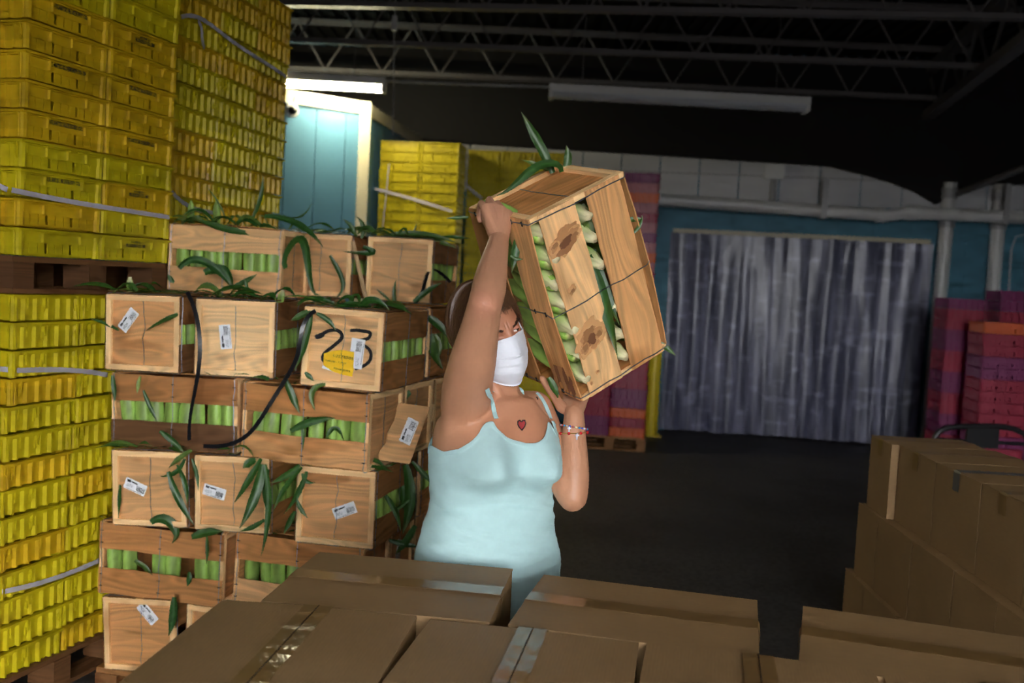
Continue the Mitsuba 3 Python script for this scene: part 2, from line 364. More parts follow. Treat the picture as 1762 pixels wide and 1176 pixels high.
# security camera on the cold room
c0 = atY(503, 190, 9.28)
sc = tag('security_camera', 'white dome security camera on the blue cold room wall', 'security camera')
nrm = unit([0.55, -0.83, 0]); bx, by, bz = basis(nrm)
prof = lambda pts, M, sides=24: (lambda A: (np.array([M[:3, 3] + M[:3, 0] * r * math.cos(a) + M[:3, 1] * r * math.sin(a) + M[:3, 2] * z for r, z in pts for a in np.arange(sides) * 2 * math.pi / sides]),
    np.array([[i * sides + k, i * sides + (k + 1) % sides, (i + 1) * sides + (k + 1) % sides, (i + 1) * sides + k] for i in range(len(pts) - 1) for k in range(sides)])))(0)
Mc = frame(c0, bx, by, bz)
add(sc + '__housing', prof([(0, -0.05), (0.065, -0.05), (0.068, 0.0), (0.06, 0.012), (0.045, 0.016), (0.0, 0.016)], Mc), 'white_enamel', smooth=40)
add(sc + '__dome', prof([(0.042, 0.014), (0.038, 0.03), (0.024, 0.043), (0.0, 0.048)], Mc), 'black_plastic', smooth=True)
add(sc + '__cable', Acc().tube(spline([c0 + [0, 0.02, 0.06], c0 + [0.03, 0, 0.14], c0 + [0.09, 0.02, 0.2]], 8), 0.006), 'black_plastic')

# black drape over the top of the back wall
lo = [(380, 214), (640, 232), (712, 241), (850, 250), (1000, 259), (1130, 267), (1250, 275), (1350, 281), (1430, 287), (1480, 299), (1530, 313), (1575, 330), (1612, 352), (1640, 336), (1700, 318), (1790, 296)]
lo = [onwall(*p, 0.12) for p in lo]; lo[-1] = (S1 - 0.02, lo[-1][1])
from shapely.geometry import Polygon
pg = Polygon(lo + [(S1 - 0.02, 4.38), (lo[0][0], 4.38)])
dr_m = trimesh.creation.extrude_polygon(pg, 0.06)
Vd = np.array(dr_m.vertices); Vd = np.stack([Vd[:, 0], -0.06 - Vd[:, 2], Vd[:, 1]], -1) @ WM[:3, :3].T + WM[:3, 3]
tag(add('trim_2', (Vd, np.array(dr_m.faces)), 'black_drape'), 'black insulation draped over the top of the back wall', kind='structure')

# roof joists
JL = [((660, 13), (1762, 34)), ((500, 72), (1690, 118)), ((650, 128), (1612, 172)), ((1000, 190), (1566, 217))]
ZC, ZT = 3.80, 4.34
ends = []
for k, (a, b) in enumerate(JL):
    A, B = atz(*a, ZC), atz(*b, ZC)
    if k == 0: B = B + (B - A) * 0.12
    ends.append(B)
    e = unit(B - A); A = B - e * (B[0] + 6.6) / e[0]; L = np.linalg.norm(B - A)
    j = tag(num('roof_joist'), f'dark open-web steel roof joist, {["nearest to the camera", "second from the camera", "third from the camera", "farthest, just behind the unlit lamp"][k]}', 'roof joist', 'open-web roof joists')
    Mj = frame(A, e, np.cross([0, 0, 1], e), [0, 0, 1])
    ch = Acc(); ch.box([0, -0.045, -0.006], [L, -0.006, 0], M=Mj); ch.box([0, -0.012, 0], [L, -0.006, 0.045], M=Mj); ch.box([0, 0.006, -0.006], [L, 0.045, 0], M=Mj); ch.box([0, 0.006, 0], [L, 0.012, 0.045], M=Mj)
    add(j + '__bottom_chord', ch, 'dark_steel')
    ch = Acc(); ch.box([0, -0.05, ZT - ZC], [L + 0.3, 0.05, ZT - ZC + 0.008], M=Mj); ch.box([0, -0.012, ZT - ZC - 0.05], [L + 0.3, 0.012, ZT - ZC], M=Mj)
    add(j + '__top_chord', ch, 'dark_steel')
    x = 0.1; up_ = True; per = 0.31
    while x < L - per:
        p0 = np.array([x, 0, 0.02 if up_ else ZT - ZC - 0.02]); p1 = np.array([x + per, 0, ZT - ZC - 0.02 if up_ else 0.02])
        p0, p1 = (Mj[:3, :3] @ p + Mj[:3, 3] for p in (p0, p1))
        add(part(j, 'web_bar'), Acc().cyl(p0, p1, 0.011, 5), 'dark_steel'); x += per; up_ = not up_
# girder along the joist ends
e = unit(ends[1] - ends[3]); A, B = ends[3] + e * -1.6, ends[1] + e * 3.5
gd = tag('roof_girder', 'dark steel girder carrying the right ends of the roof joists', 'girder')
Mg = frame(A, e, np.cross([0, 0, 1], e), [0, 0, 1]); L = np.linalg.norm(B - A)
for nm, z in (('bottom_chord', -0.09), ('top_chord', 0.42)):
    add(gd + '__' + nm, Acc().box([0, -0.06, z], [L, 0.06, z + 0.09], M=Mg), 'dark_steel')
x = 0.0; up_ = True
while x < L - 0.5:
    p0 = Mg[:3, :3] @ [x, 0, -0.05 if up_ else 0.45] + A; p1 = Mg[:3, :3] @ [x + 0.5, 0, 0.45 if up_ else -0.05] + A
    add(part(gd, 'web_bar'), Acc().cyl(p0, p1, 0.02, 5), 'dark_steel'); x += 0.5; up_ = not up_
ln = Acc().cyl(atY(1640, 336, 11.3), atY(1775, 284, 9.2), 0.035, 10)
tag(add('brace_pipe', ln, 'dark_steel'), 'dark slanting brace pipe below the roof at the far right', 'pipe')

# lamps
def lamp(name, R, Lp, label, lit):
    e = unit(np.array(R) - np.array(Lp)); L = np.linalg.norm(np.array(R) - np.array(Lp)); Ml = frame(np.array(Lp), e, np.cross([0, 0, 1], e), [0, 0, 1])
    k = tag(name, label, 'lamp', 'ceiling strip lamps')
    add(k + '__housing', Acc().box([0, -0.095, 0.0], [L, 0.095, 0.055], M=Ml).box([0, -0.095, -0.012], [L, -0.088, 0.0], M=Ml).box([0, 0.088, -0.012], [L, 0.095, 0.0], M=Ml), 'white_enamel')  # side lips added to block the lens glow towards the roof
    n = 14; an = np.linspace(math.pi, 2 * math.pi, n)
    ring = [(0.085 * math.cos(a), 0.068 * math.sin(a)) for a in an]
    xs = np.array([0.03, L - 0.03]); V = np.array([[x, y, z] for x in xs for y, z in ring]) @ Ml[:3, :3].T + Ml[:3, 3]
    F = [[i, i + 1, n + i + 1, n + i] for i in range(n - 1)]
    F = np.array(F); F = np.vstack([F[:, [0, 1, 2]], F[:, [0, 2, 3]], [[0, i + 1, i] for i in range(1, n - 1)], [[n, n + i, n + i + 1] for i in range(1, n - 1)]])
    m = trimesh.Trimesh(V, F, process=False)
    c = V.mean(0)
    if ((m.triangles_center - c) * m.face_normals).sum() < 0: F = F[:, ::-1]
    d = mikit.ply((V, F), 'lens_plastic', 35)
    if lit: d['emitter'] = {'type': 'area', 'radiance': rgb(1.0, 0.9, 0.56)}
    scene[k + '__lens'] = d
    for x in (0.0, L - 0.03):
        add(part(k, 'end_cap'), Acc().box([x, -0.093, -0.072], [x + 0.03, 0.093, 0.058], M=Ml), 'white_enamel')
    for x in (0.3, L - 0.3):
        p = Ml[:3, :3] @ [x, 0, 0.05] + Ml[:3, 3]
        add(part(k, 'hanger'), Acc().cyl(p, [p[0], p[1], 4.38], 0.004, 5), 'dark_steel')
ZL = 3.42
R2, L2 = atz(1390, 181, ZL), atz(945, 157, ZL)
lamp('strip_lamp', R2, L2, 'unlit white strip lamp hanging above the carried corn crate', False)
R1 = atz(664, 147, ZL); e = unit(R2 - L2)
lamp('strip_lamp_001', R1, R1 - e * 2.44, 'lit glowing strip lamp above the blue cold room', True)
tag(add('conduit', Acc().tube([R1 + [0, 0, 0.04], (R1 + L2) / 2 + [0, 0, 0.035], L2 + [0, 0, 0.04]], 0.012, 8), 'grey_metal'), 'thin grey conduit joining the two strip lamps', 'conduit')
hc = tag('hanging_cord', 'thin cord with a hook hanging from the roof beside the lit lamp', 'cord')
p = atY(679, 40, 8.2); q = atY(676, 232, 8.2)
add(hc + '__cord', Acc().tube([p + [0, 0, 0.25], p, q], 0.004, 5), 'grey_metal'); add(hc + '__hook', Acc().box(p - [0.02, 0.02, 0.06], p + [0.02, 0.02, 0.06]), 'grey_metal')

# pipes and fittings on the back wall
def wp(s, off, z): return WM[:3, :3] @ [s, -off, z] + WM[:3, 3]
def wpx(x, y, off):
    s, z = onwall(x, y, off); return wp(s, off, z)
k = tag('drain_pipe', 'long white drain pipe running sideways above the strip curtain', 'pipe')
a, b, c, d = wpx(1120, 343, 0.30), wpx(1525, 371, 0.30), wpx(1560, 366, 0.30), wpx(1790, 376, 0.30)
add(k + '__pipe', Acc().tube(np.vstack([np.linspace(a, b, 6), np.linspace(c, d, 6)]), 0.072, 18), 'pvc_white', smooth=50)
for x, y, w in ((1514, 370, 0.10), (1566, 366, 0.09), (1580, 366, 0.05)):
    p = wpx(x, y, 0.30); add(part(k, 'coupling'), Acc().cyl(p - WX * w / 2, p + WX * w / 2, 0.086, 18), 'pvc_white', smooth=50)
for x, y in ((1416, 363), (1727, 373)):
    p = wpx(x, y, 0.30); h = Acc().box(-np.array([0.03, 0.09, 0.09]), [0.03, -0.075, 0.35], M=frame(p, WX, WY, [0, 0, 1])); h.box([-0.03, 0.075, -0.09], [0.03, 0.09, 0.35], M=frame(p, WX, WY, [0, 0, 1])); h.box([-0.03, -0.09, -0.09], [0.03, 0.09, -0.075], M=frame(p, WX, WY, [0, 0, 1]))
    add(part(k, 'hanger'), h, 'grey_metal')
for i, (x0, y0, x1, y1, lb) in enumerate(((1640, 255, 1596, 740, 'white upright pipe at the right edge of the strip curtain'), (1722, 330, 1704, 556, 'shorter white upright pipe near the right edge of the picture'))):
    k = tag(num('standpipe'), lb, 'pipe')
    s0, z0 = onwall(x0, y0, 0.11); s1, z1 = onwall(x1, y1, 0.11); sm = (s0 + s1) / 2; zb = 0.0 if i == 0 else z1
    add(k + '__pipe', Acc().cyl(wp(s1 if i == 0 else sm, 0.11, zb), wp(s0 if i == 0 else sm, 0.11, 3.02), 0.076, 18), 'pvc_white', smooth=50)
    for z in (2.52, 2.84):
        u = (z - zb) / (3.02 - zb); s = (s1 + (s0 - s1) * u) if i == 0 else sm
        add(part(k, 'coupling'), Acc().cyl(wp(s, 0.11, z), wp(s, 0.11, z + 0.12), 0.088, 18), 'grey_metal', smooth=50)
k = tag('junction_box', 'pale electrical box on the white panels above the strip curtain', 'electrical box')
p = wpx(1332, 296, 0.1); Mp = frame(p, WX, WY, [0, 0, 1])
add(k + '__body', Acc().box([-0.1, -0.05, -0.08], [0.1, 0.06, 0.08], M=Mp), 'pvc_white'); add(k + '__lid', Acc().box([-0.105, -0.06, -0.085], [0.105, -0.05, 0.085], M=Mp), 'white_enamel')
add(k + '__conduit', Acc().cyl(p - [0, 0, 0.08], p - [0, 0, 0.42], 0.035, 10), 'grey_metal')
k = tag('junction_box_001', 'pale square box on the white panels above the far yellow stacks', 'electrical box')
p = wpx(755, 275, 0.1); Mp = frame(p, WX, WY, [0, 0, 1])
add(k + '__body', Acc().box([-0.1, -0.05, -0.12], [0.1, 0.06, 0.12], M=Mp), 'white_panel'); add(k + '__lid', Acc().box([-0.105, -0.06, -0.125], [0.105, -0.05, 0.125], M=Mp), 'white_enamel')
k = tag('wall_cable', 'thin grey conduit bent along the blue blocks at the far right', 'conduit')
P = [wpx(1733, 548, 0.03), wpx(1740, 430, 0.03), wpx(1748, 408, 0.03), wpx(1775, 400, 0.03)]
add(k, Acc().tube(P, 0.012, 8), 'grey_metal')
k = tag('wall_sign', 'small white sign on the blue blocks above the red tray stacks', 'sign')
p = wpx(1752, 546, 0.03); add(k, Acc().box([-0.12, -0.01, -0.055], [0.12, 0.01, 0.055], M=frame(p, WX, WY, [0, 0, 1])), 'white_enamel')
# bollard
k = tag('bollard', 'yellow steel bollard between the purple tray stack and the strip curtain', 'bollard')
p = atz(1119, 750, 0)
add(k + '__post', prof([(0, 0), (0.075, 0), (0.075, 1.05), (0.06, 1.1), (0.03, 1.125), (0, 1.13)], frame(p, [1, 0, 0], [0, 1, 0], [0, 0, 1])), 'yellow_paint', smooth=45)
add(k + '__base_plate', Acc().box(p - [0.11, 0.11, 0], p + [0.11, 0.11, 0.012]), 'yellow_paint')
# ------------------------------------------------------------------ stacking trays
def tray_mesh(w, d, h, front, ends, shift=0.0):
    """an open tray w x d x h; front = 'print' (smooth band over slotted band) or 'rib'; ends = the other kind on the short sides"""
    A = Acc(); t = 0.005; g = 0.012
    A.box([0.035, 0.035, 0], [w - 0.035, d - 0.035, 0.006])
    sides = [(np.array([0, 0, 0.0]), np.array([1.0, 0, 0]), np.array([0, 1.0, 0]), w, front), (np.array([w, d, 0.0]), np.array([-1.0, 0, 0]), np.array([0, -1.0, 0]), w, front),
             (np.array([w, 0, 0.0]), np.array([0, 1.0, 0]), np.array([-1.0, 0, 0]), d, ends), (np.array([0, d, 0.0]), np.array([0, -1.0, 0]), np.array([1.0, 0, 0]), d, ends)]
    for o, ex, ey, L, kind in sides:
        M = frame(o, ex, ey, [0, 0, 1])
        if kind == 'print':
            A.box([0.02, 0.012, h * 0.47], [L - 0.02, 0.017, h - 0.006], M=M)
            n = 9; holes = (3, 6)
            xs = np.linspace(0.022, L - 0.022, n + 1)
            for i in range(n):
                a = xs[i] + (0.007 if i in holes else 0.0015); b = xs[i + 1] - (0.007 if i + 1 in holes else 0.0015)
                A.box([a, 0.016, 0.006], [b, 0.021, h * 0.47 + 0.001], M=M)
            A.box([0.02, 0.016, 0.005], [L - 0.02, 0.022, 0.012], M=M)
            for f in ((0.06, 0.29, 0.745, 0.95) if shift == 0 else (0.06, 0.3, 0.55, 0.78, 0.95)):
                A.box([L * f - 0.003, 0.002, h * 0.50], [L * f + 0.003, 0.013, h - 0.008], M=M)
        else:
            A.box([0.02, 0.016, 0.004], [L - 0.02, 0.021, h - 0.006], M=M)
            n = max(5, int(round(L / 0.060)))
            for i in range(n):
                x = L * (i + 0.5 + shift) / n
                if x > L - 0.025 or x < 0.025: continue
                p = [(-0.009, 0.017), (-0.004, 0.002), (0.004, 0.002), (0.009, 0.017)]
                V = np.array([[x + a, b, z] for z in (0.004, h - 0.016) for a, b in p]) @ M[:3, :3].T + M[:3, 3]
                A.put(V, [[0, 1, 5, 4], [1, 2, 6, 5], [2, 3, 7, 6], [3, 0, 4, 7], [4, 5, 6, 7], [0, 3, 2, 1]])
            for f in (0.04, 0.16 + shift * 0.1, 0.6 - shift * 0.3, 0.95):
                A.box([L * f - 0.004, 0.0, h * 0.45], [L * f + 0.004, 0.014, h - 0.012], M=M)
                A.box([L * f - 0.009, 0.004, h * 0.33], [L * f - 0.002, 0.012, h * 0.6], M=M)
        A.box([-0.004, -0.004, h - 0.012], [L + 0.004, 0.016, h - 0.004], M=M)
        A.box([0.004, 0.003, h - 0.018], [L - 0.004, 0.014, h - 0.013], M=M)
    for x, y in ((0, 0), (w, 0), (0, d), (w, d)):
        c = np.array([0.014 if x == 0 else w - 0.014, 0.014 if y == 0 else d - 0.014, 0])
        A.tube([c + [0, 0, 0.002], c + [0, 0, h - 0.004]], 0.013, 8)
    return A

H_T = 0.0990
TRAY = {}
def tray_ply(w, d, front, bsdf, shift):
    k = (w, d, front, bsdf, shift)
    if k not in TRAY:
        TRAY[k] = mikit.ply(tray_mesh(w, d, H_T - 0.0005, front, 'rib' if front == 'print' else 'print', shift).mesh(), bsdf)
    return TRAY[k]
_txt = {}
def words(t, height, bsdf='ink', squeeze=1.0):
    k = (t, height, bsdf, squeeze)
    if k not in _txt:
        m = meshkit.text_mesh(t, height, 0.0009, True); v = np.array(m.vertices); v[:, 0] *= squeeze
        _txt[k] = (mikit.ply((v, np.array(m.faces)), bsdf), v[:, 0].max())
    return _txt[k]

def stack(P0, ang, ncol, w, d, z0, nrow, front, lean=0.0, name='yellow_berry_tray', mats=('yellow_plastic',), lab='', cat='tray', group='', text=None, pick=None, colname=('near', 'far'), jit=0.004, seed=0, gap=0.006, adj='yellow ', ordinal=True):
    """columns of trays from P0 along the ground angle ang (from +x), fronts to the right of that direction"""
    rng = np.random.default_rng(seed)
    e = np.array([math.cos(ang), math.sin(ang), 0]); l = np.array([-e[1], e[0], 0])
    for c in range(ncol):
        for r in range(nrow):
            z = z0 + r * H_T
            o = np.array([P0[0], P0[1], 0]) + e * (c * (w + gap)) + np.array([lean, 0, 0]) * (r * H_T) + e * rng.normal() * jit * 0.7 + l * rng.normal() * jit
            M = frame([o[0], o[1], z], e, l, [0, 0, 1])
            b = mats[rng.integers(len(mats))] if pick is None else pick(c, r)
            key = num(name)
            sh_ = 0.0 if rng.random() < 0.5 else 0.5
            put(key + '__body', tray_ply(w, d, front, b, 0.0 if text and (c, r) in text else sh_), M)
            cn = colname[c] if ncol > 1 else ''
            place = (f'{ORD[r]}' if nrow <= 14 else (f'{NTH[nrow - 1 - r]} from the top' if r < nrow - 1 else 'topmost'))
            tint = {'orange_yellow_plastic': 'orange-yellow', 'yellow_plastic': 'yellow', 'red_plastic': 'dark red', 'purple_plastic': 'purple', 'orange_plastic': 'orange', 'hazed_red_plastic': 'haze-tinted red'}[b]
            tag(key, f'{tint} tray, {place}, {cn + " column, " if cn else ""}{lab}', cat, group)
            if text and (c, r) in text:
                ls = text[(c, r)]
                for i, tx in enumerate(ls):
                    hgt = 0.0135 if len(ls) == 1 else 0.0125
                    pl, wid = words(tx, hgt, 'ink', 0.66)
                    zz = z + (0.066 if len(ls) == 1 else 0.073 - 0.0165 * i)
                    Mt = frame(np.array([o[0], o[1], zz]) + e * (w * 0.517 - wid / 2) + l * (0.0108 if zz - z > H_T * 0.47 else 0.0148), e, [0, 0, 1], -l)
                    put(part(key, 'lettering'), pl, Mt)

def pallet(name, P0, ang, L, D, z0, label, h=0.125, tone=0.16, group='wooden pallets'):
    e = np.array([math.cos(ang), math.sin(ang), 0]); l = np.array([-e[1], e[0], 0]); M = frame([P0[0], P0[1], z0], e, l, [0, 0, 1])
    k = tag(num(name), label, 'pallet', group); nb = 7
    for i in range(nb):
        y = D * i / nb
        add(part(k, 'deck_board'), Acc().box([0, y + 0.006, h - 0.02], [L, y + D / nb - 0.012, h], 0, tone + 0.05 * (i % 3), i, M=M), 'wood')
    for i in range(3):
        x = (L - 0.09) * i / 2
        for j in range(3):
            y = (D - 0.12) * j / 2
            add(part(k, 'block'), Acc().box([x, y, 0.018], [x + 0.09, y + 0.12, h - 0.02], 1, tone * 0.8, i + j, M=M), 'wood')
    for j in range(3):
        y = (D - 0.1) * j / 2
        add(part(k, 'bottom_board'), Acc().box([0, y, 0], [L, y + 0.1, 0.017], 0, tone * 0.9, j + 3, M=M), 'wood')
    return k

# near lower stack (ribbed sides to the aisle)
ang1 = math.atan2(0.75, 0.22)
lowP = np.array([-1.760, 3.43])
Y1, Y2 = ('ATLANTIC BLUEBERRY CO.',), ('ATLANTIC', 'BLUEBERRY CO. INC')
Y3 = ('ATLANTIC BLUEBERRY CO. INC',)
pallet('pallet', lowP + [-0.0, -0.02], ang1, 0.70, 0.6, 0.0, 'dark wooden pallet on the floor under the near lower yellow tray stack', 0.135)
stack(lowP, ang1, 2, 0.335, 0.58, 0.135, 14, 'rib', 0.028, lab='lower stack at left edge', group='yellow trays of the near lower stack', colname=('near', 'far'), seed=1, jit=0.006, mats=('yellow_plastic', 'yellow_plastic', 'yellow_plastic', 'orange_yellow_plastic'))
zU = 0.135 + 14 * H_T
ang2 = math.atan2(0.75, 0.25)
upP = np.array([-1.737, 3.37])
pallet('pallet', upP + np.array([0.035, 0.012]), ang2, 0.80, 0.62, zU + 0.001, 'dark weathered pallet between the near upper and lower yellow tray stacks', 0.128, 0.14)
tx = {(0, 2): Y1, (0, 4): Y1, (0, 6): Y3, (0, 8): Y1, (0, 10): Y1, (1, 0): Y2, (1, 2): Y2, (1, 4): Y1, (1, 6): Y1, (1, 8): Y2, (1, 10): Y1}
stack(upP + np.array([0.055, 0.0]), ang2, 2, 0.392, 0.58, zU + 0.131, 14, 'print', 0.018, lab='upper stack with printing', group='printed yellow trays of the near upper stack', text=tx, seed=2, mats=('yellow_plastic', 'yellow_plastic', 'orange_yellow_plastic'), jit=0.002)
# second pallet load behind
ang3 = math.atan2(1.05, 0.24)
sP = np.array([-1.575, 4.36])
pallet('pallet', sP + [0.0, 0.0], ang3, 1.06, 0.6, 0.0, 'wooden pallet on the floor under the second yellow tray load', 0.135)
stack(sP, ang3, 3, 0.347, 0.58, 0.135, 14, 'rib', 0.02, lab='lower stack behind corn crates', group='yellow trays of the second lower load', colname=('near', 'middle', 'far'), seed=3)
pallet('pallet', sP + np.array([0.03, 0.0]), ang3, 1.06, 0.6, zU + 0.001, 'dark wooden pallet carrying the second upper yellow tray load', 0.128, 0.14)
stack(sP + np.array([0.055, 0.0]), ang3, 3, 0.347, 0.58, zU + 0.131, 14, 'rib', 0.022, lab='upper ribbed stack behind', group='ribbed yellow trays of the second upper stack', colname=('near', 'middle', 'far'), seed=4, mats=('yellow_plastic', 'orange_yellow_plastic'))
# far stacks along the back wall
wa = -WA
def far(px, py, Y): p = atY(px, py, Y); return p[:2]
fA = far(642, 500, 10.15)
pallet('pallet', fA, wa, 0.9, 0.6, 0.0, 'wooden pallet under the far yellow stack by the cold room corner', 0.14)
stack(fA, wa, 2, 0.405, 0.36, 0.14, 29, 'print', 0.004, lab='far stack by blue room', group='yellow trays of the far left stack', colname=('left', 'right'), seed=5, jit=0.004)
fB = far(794, 500, 10.5)
pallet('pallet', fB, wa, 1.05, 0.6, 0.0, 'wooden pallet under the far yellow stack behind the woman', 0.14)
stack(fB, wa, 3, 0.335, 0.36, 0.14, 29, 'rib', 0.0, lab='far stack behind carried crate', group='yellow trays of the far middle stack', colname=('left', 'middle', 'right'), seed=6, jit=0.004)
fC = far(984, 770, 10.1)
pal_c = ['purple_plastic', 'red_plastic', 'red_plastic', 'orange_plastic', 'purple_plastic', 'red_plastic', 'hazed_red_plastic', 'red_plastic', 'purple_plastic']
def pickC(c, r):
    if c == 1 and r in (0, 2, 10): return 'orange_plastic'
    if r > 15: return ['hazed_red_plastic', 'red_plastic', 'hazed_red_plastic', 'orange_plastic', 'hazed_red_plastic', 'purple_plastic'][(r * 7 + c * 3) % 6]
    return ['purple_plastic', 'red_plastic', 'red_plastic', 'purple_plastic', 'red_plastic'][(r * 3 + c) % 5]
pallet('pallet', fC, wa, 0.74, 0.62, 0.0, 'low wooden pallet under the red and purple tray stack beside the bollard', 0.14, 0.3)
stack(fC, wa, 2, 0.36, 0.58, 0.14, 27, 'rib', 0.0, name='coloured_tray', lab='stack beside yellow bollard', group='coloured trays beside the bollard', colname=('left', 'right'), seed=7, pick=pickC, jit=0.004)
# right far stacks
def pickR(c, r): return ['purple_plastic', 'red_plastic', 'red_plastic', 'purple_plastic'][(r + c) % 4]
for (px, Y, n, w, nm, cl) in ((1622, 9.3, 16, 0.33, 'far right dark red stack', pickR), (1688, 8.6, 14, 0.40, 'far right stack topped with orange', lambda c, r: 'orange_plastic' if r == 13 else ('purple_plastic' if r in (3, 9, 10) else 'red_plastic')), (1712, 9.45, 17, 0.5, 'tallest far right stack', pickR), (1772, 8.75, 10, 0.40, 'low stack cut by right edge', lambda c, r: 'purple_plastic')):
    p = far(px, 640, Y)
    pallet('pallet', p, wa, w + 0.02, 0.5, 0.0, 'wooden pallet under the ' + nm, 0.14)
    stack(p, wa, 1, w, 0.45, 0.14, n, 'rib' if px != 1688 else 'print', 0.0, name='coloured_tray', lab=nm, group='trays of the ' + nm, seed=int(px), pick=cl, jit=0.003)

# straps round the tray stacks
def strap(name, pts, nrm, label, w=0.018, bsdf='grey_strap', cat='strap', group='plastic straps round the tray stacks'):
    P = spline(pts, 40) if len(pts) > 2 else np.linspace(pts[0], pts[1], 12)
    N = np.array([nrm] * len(P), float)
    tag(add(num(name), Acc().ribbon(P, N, w, 0.001), bsdf), label, cat, group)
def nrm_of(a): return np.array([math.sin(a), -math.cos(a), 0])
def on_face(P0, ang, s, z, off=0.006, lean=0.0, z0=0.0):
    e = np.array([math.cos(ang), math.sin(ang), 0]); return np.array([P0[0] + lean * (z - z0), P0[1], 0]) + e * s + nrm_of(ang) * off + [0, 0, z]
def face_px(P0, ang, px, py, off=0.008, lean=0.0, z0=0.0):
    """where a sight line meets the plane of a stack's front"""
    n = nrm_of(ang) + np.array([0, 0, -lean * nrm_of(ang)[0]]); o = np.array([P0[0], P0[1], z0]) + n * off; r = ray(px, py); return CAM + r * (((o - CAM) @ n) / (r @ n))
U1 = dict(P0=upP + np.array([0.055, 0]), ang=ang2, lean=0.018, z0=zU + 0.131)
strap('strap', [face_px(px=x, py=y, **U1) for x, y in ((20, 327), (110, 345), (200, 360), (291, 374))], nrm_of(ang2), 'grey strap round the near upper yellow stack', 0.017)
ne = np.array([-math.cos(ang2), -math.sin(ang2), 0])
q = face_px(px=20, py=327, **U1)
strap('strap', [q + ne * 0.006 - nrm_of(ang2) * 0.012, q + ne * 0.008 - nrm_of(ang2) * 0.1 + [0, 0, 0.03], q + ne * 0.008 - nrm_of(ang2) * 0.35 + [0, 0, 0.09]], ne, 'grey strap on the end of the near upper yellow stack', 0.017)
L1 = dict(P0=lowP, ang=ang1, lean=0.028, z0=0.135)
strap('strap', [face_px(px=x, py=y, **L1) for x, y in ((29, 638), (60, 637), (110, 637), (185, 646))], nrm_of(ang1), 'grey strap round the upper part of the near lower yellow stack', 0.018)
strap('strap', [face_px(px=x, py=y, **L1) for x, y in ((9, 1018), (60, 1006), (110, 990), (170, 965))], nrm_of(ang1), 'grey strap round the lower part of the near lower yellow stack', 0.018)
neL = np.array([-math.cos(ang1), -math.sin(ang1), 0])
for (x, y), wh in (((29, 638), 'upper'), ((9, 1018), 'lower')):
    q = face_px(px=x, py=y, **L1)
    strap('strap', [q + neL * 0.006 - nrm_of(ang1) * 0.004, q + neL * 0.008 - nrm_of(ang1) * 0.1 + [0, 0, 0.002], q + neL * 0.008 - nrm_of(ang1) * 0.4 + [0, 0, 0.004]], neL, f'grey strap on the end of the near lower yellow stack, {wh} one', 0.018)
U2 = dict(P0=sP + np.array([0.055, 0]), ang=ang3, lean=0.022, z0=zU + 0.131)
strap('strap', [face_px(px=x, py=y, **U2) for x, y in ((312, 29), (338, 29), (385, 60), (440, 98), (492, 132))], nrm_of(ang3), 'grey strap round the second upper yellow stack', 0.018)
strap('strap', [face_px(px=x, py=y, off=o, **U2) for x, y, o in ((341, 36, 0.01), (347, 52, 0.016), (348, 68, 0.02), (352, 82, 0.016))], nrm_of(ang3), 'loose end of strap hanging from the second upper yellow stack', 0.018)
strap('strap', [face_px(px=x, py=y, **U2) for x, y in ((296, 330), (320, 352), (345, 362), (375, 368))], nrm_of(ang3), 'grey strap low on the second upper yellow stack', 0.018)
FA = dict(P0=fA, ang=wa); FB = dict(P0=fB, ang=wa)
strap('strap', [face_px(px=x, py=y, **FA) for x, y in ((645, 325), (715, 344), (778, 364))], nrm_of(wa), 'pale strap slanting across the far left yellow stack', 0.03)
strap('strap', [face_px(px=x, py=y, **FA) for x, y in ((669, 282), (664, 340), (657, 400))], np.array([0, -1, 0.0]), 'thin dark strap hanging down the far left yellow stack', 0.012)
strap('strap', [face_px(px=x, py=y, **FB) for x, y in ((799, 315), (812, 328), (830, 342))], nrm_of(wa), 'grey strap slanting across the far middle yellow stack', 0.03)
# ------------------------------------------------------------------ wirebound corn crates
CW, CL, CHT = 0.29, 0.50, 0.272
def slat(L, w, t, tone, seed, bow=0.006, n=10):
    """thin board along x (0..L), y (0..w), bowed outwards (+z), with slightly uneven edges"""
    rg = np.random.default_rng(seed); x = np.linspace(0, L, n + 1); A = Acc()
    b = bow * np.sin(np.pi * x / L); e0 = 0.0025 * rg.standard_normal(n + 1).cumsum() / 2; e1 = 0.0025 * rg.standard_normal(n + 1).cumsum() / 2
    e0 -= np.linspace(e0[0], e0[-1], n + 1); e1 -= np.linspace(e1[0], e1[-1], n + 1)
    V, U, F = [], [], []
    def grid(P, Q, flip, k):
        o = len(V)
        for i in range(n + 1):
            for p, vv in ((P[i], 0.0), (Q[i], k)):
                V.append(p); U.append((x[i] + seed * 1.37 % 50, 10 * round(tone * 20) + 4 + vv + 0.29 * (seed % 9)))
        for i in range(n):
            f = [o + 2 * i, o + 2 * i + 2, o + 2 * i + 3, o + 2 * i + 1]; F.append(f[::-1] if flip else f)
    c = [np.stack([x, e0, b], 1), np.stack([x, w + e1, b], 1), np.stack([x, w + e1, b + t], 1), np.stack([x, e0, b + t], 1)]
    grid(c[3], c[2], False, w); grid(c[0], c[1], True, w); grid(c[0], c[3], False, t); grid(c[1], c[2], True, t)
    o = len(V)
    for i in (0, n):
        for p in (c[0][i], c[1][i], c[2][i], c[3][i]): V.append(p); U.append((x[i] + seed, 10 * round(tone * 20) + 4))
    F += [[o, o + 3, o + 2, o + 1], [o + 4, o + 5, o + 6, o + 7]]
    A.put(V, np.array(F), U)
    return A
def moved(A, M):
    A.V = [v @ M[:3, :3].T + M[:3, 3] for v in A.V]; return A

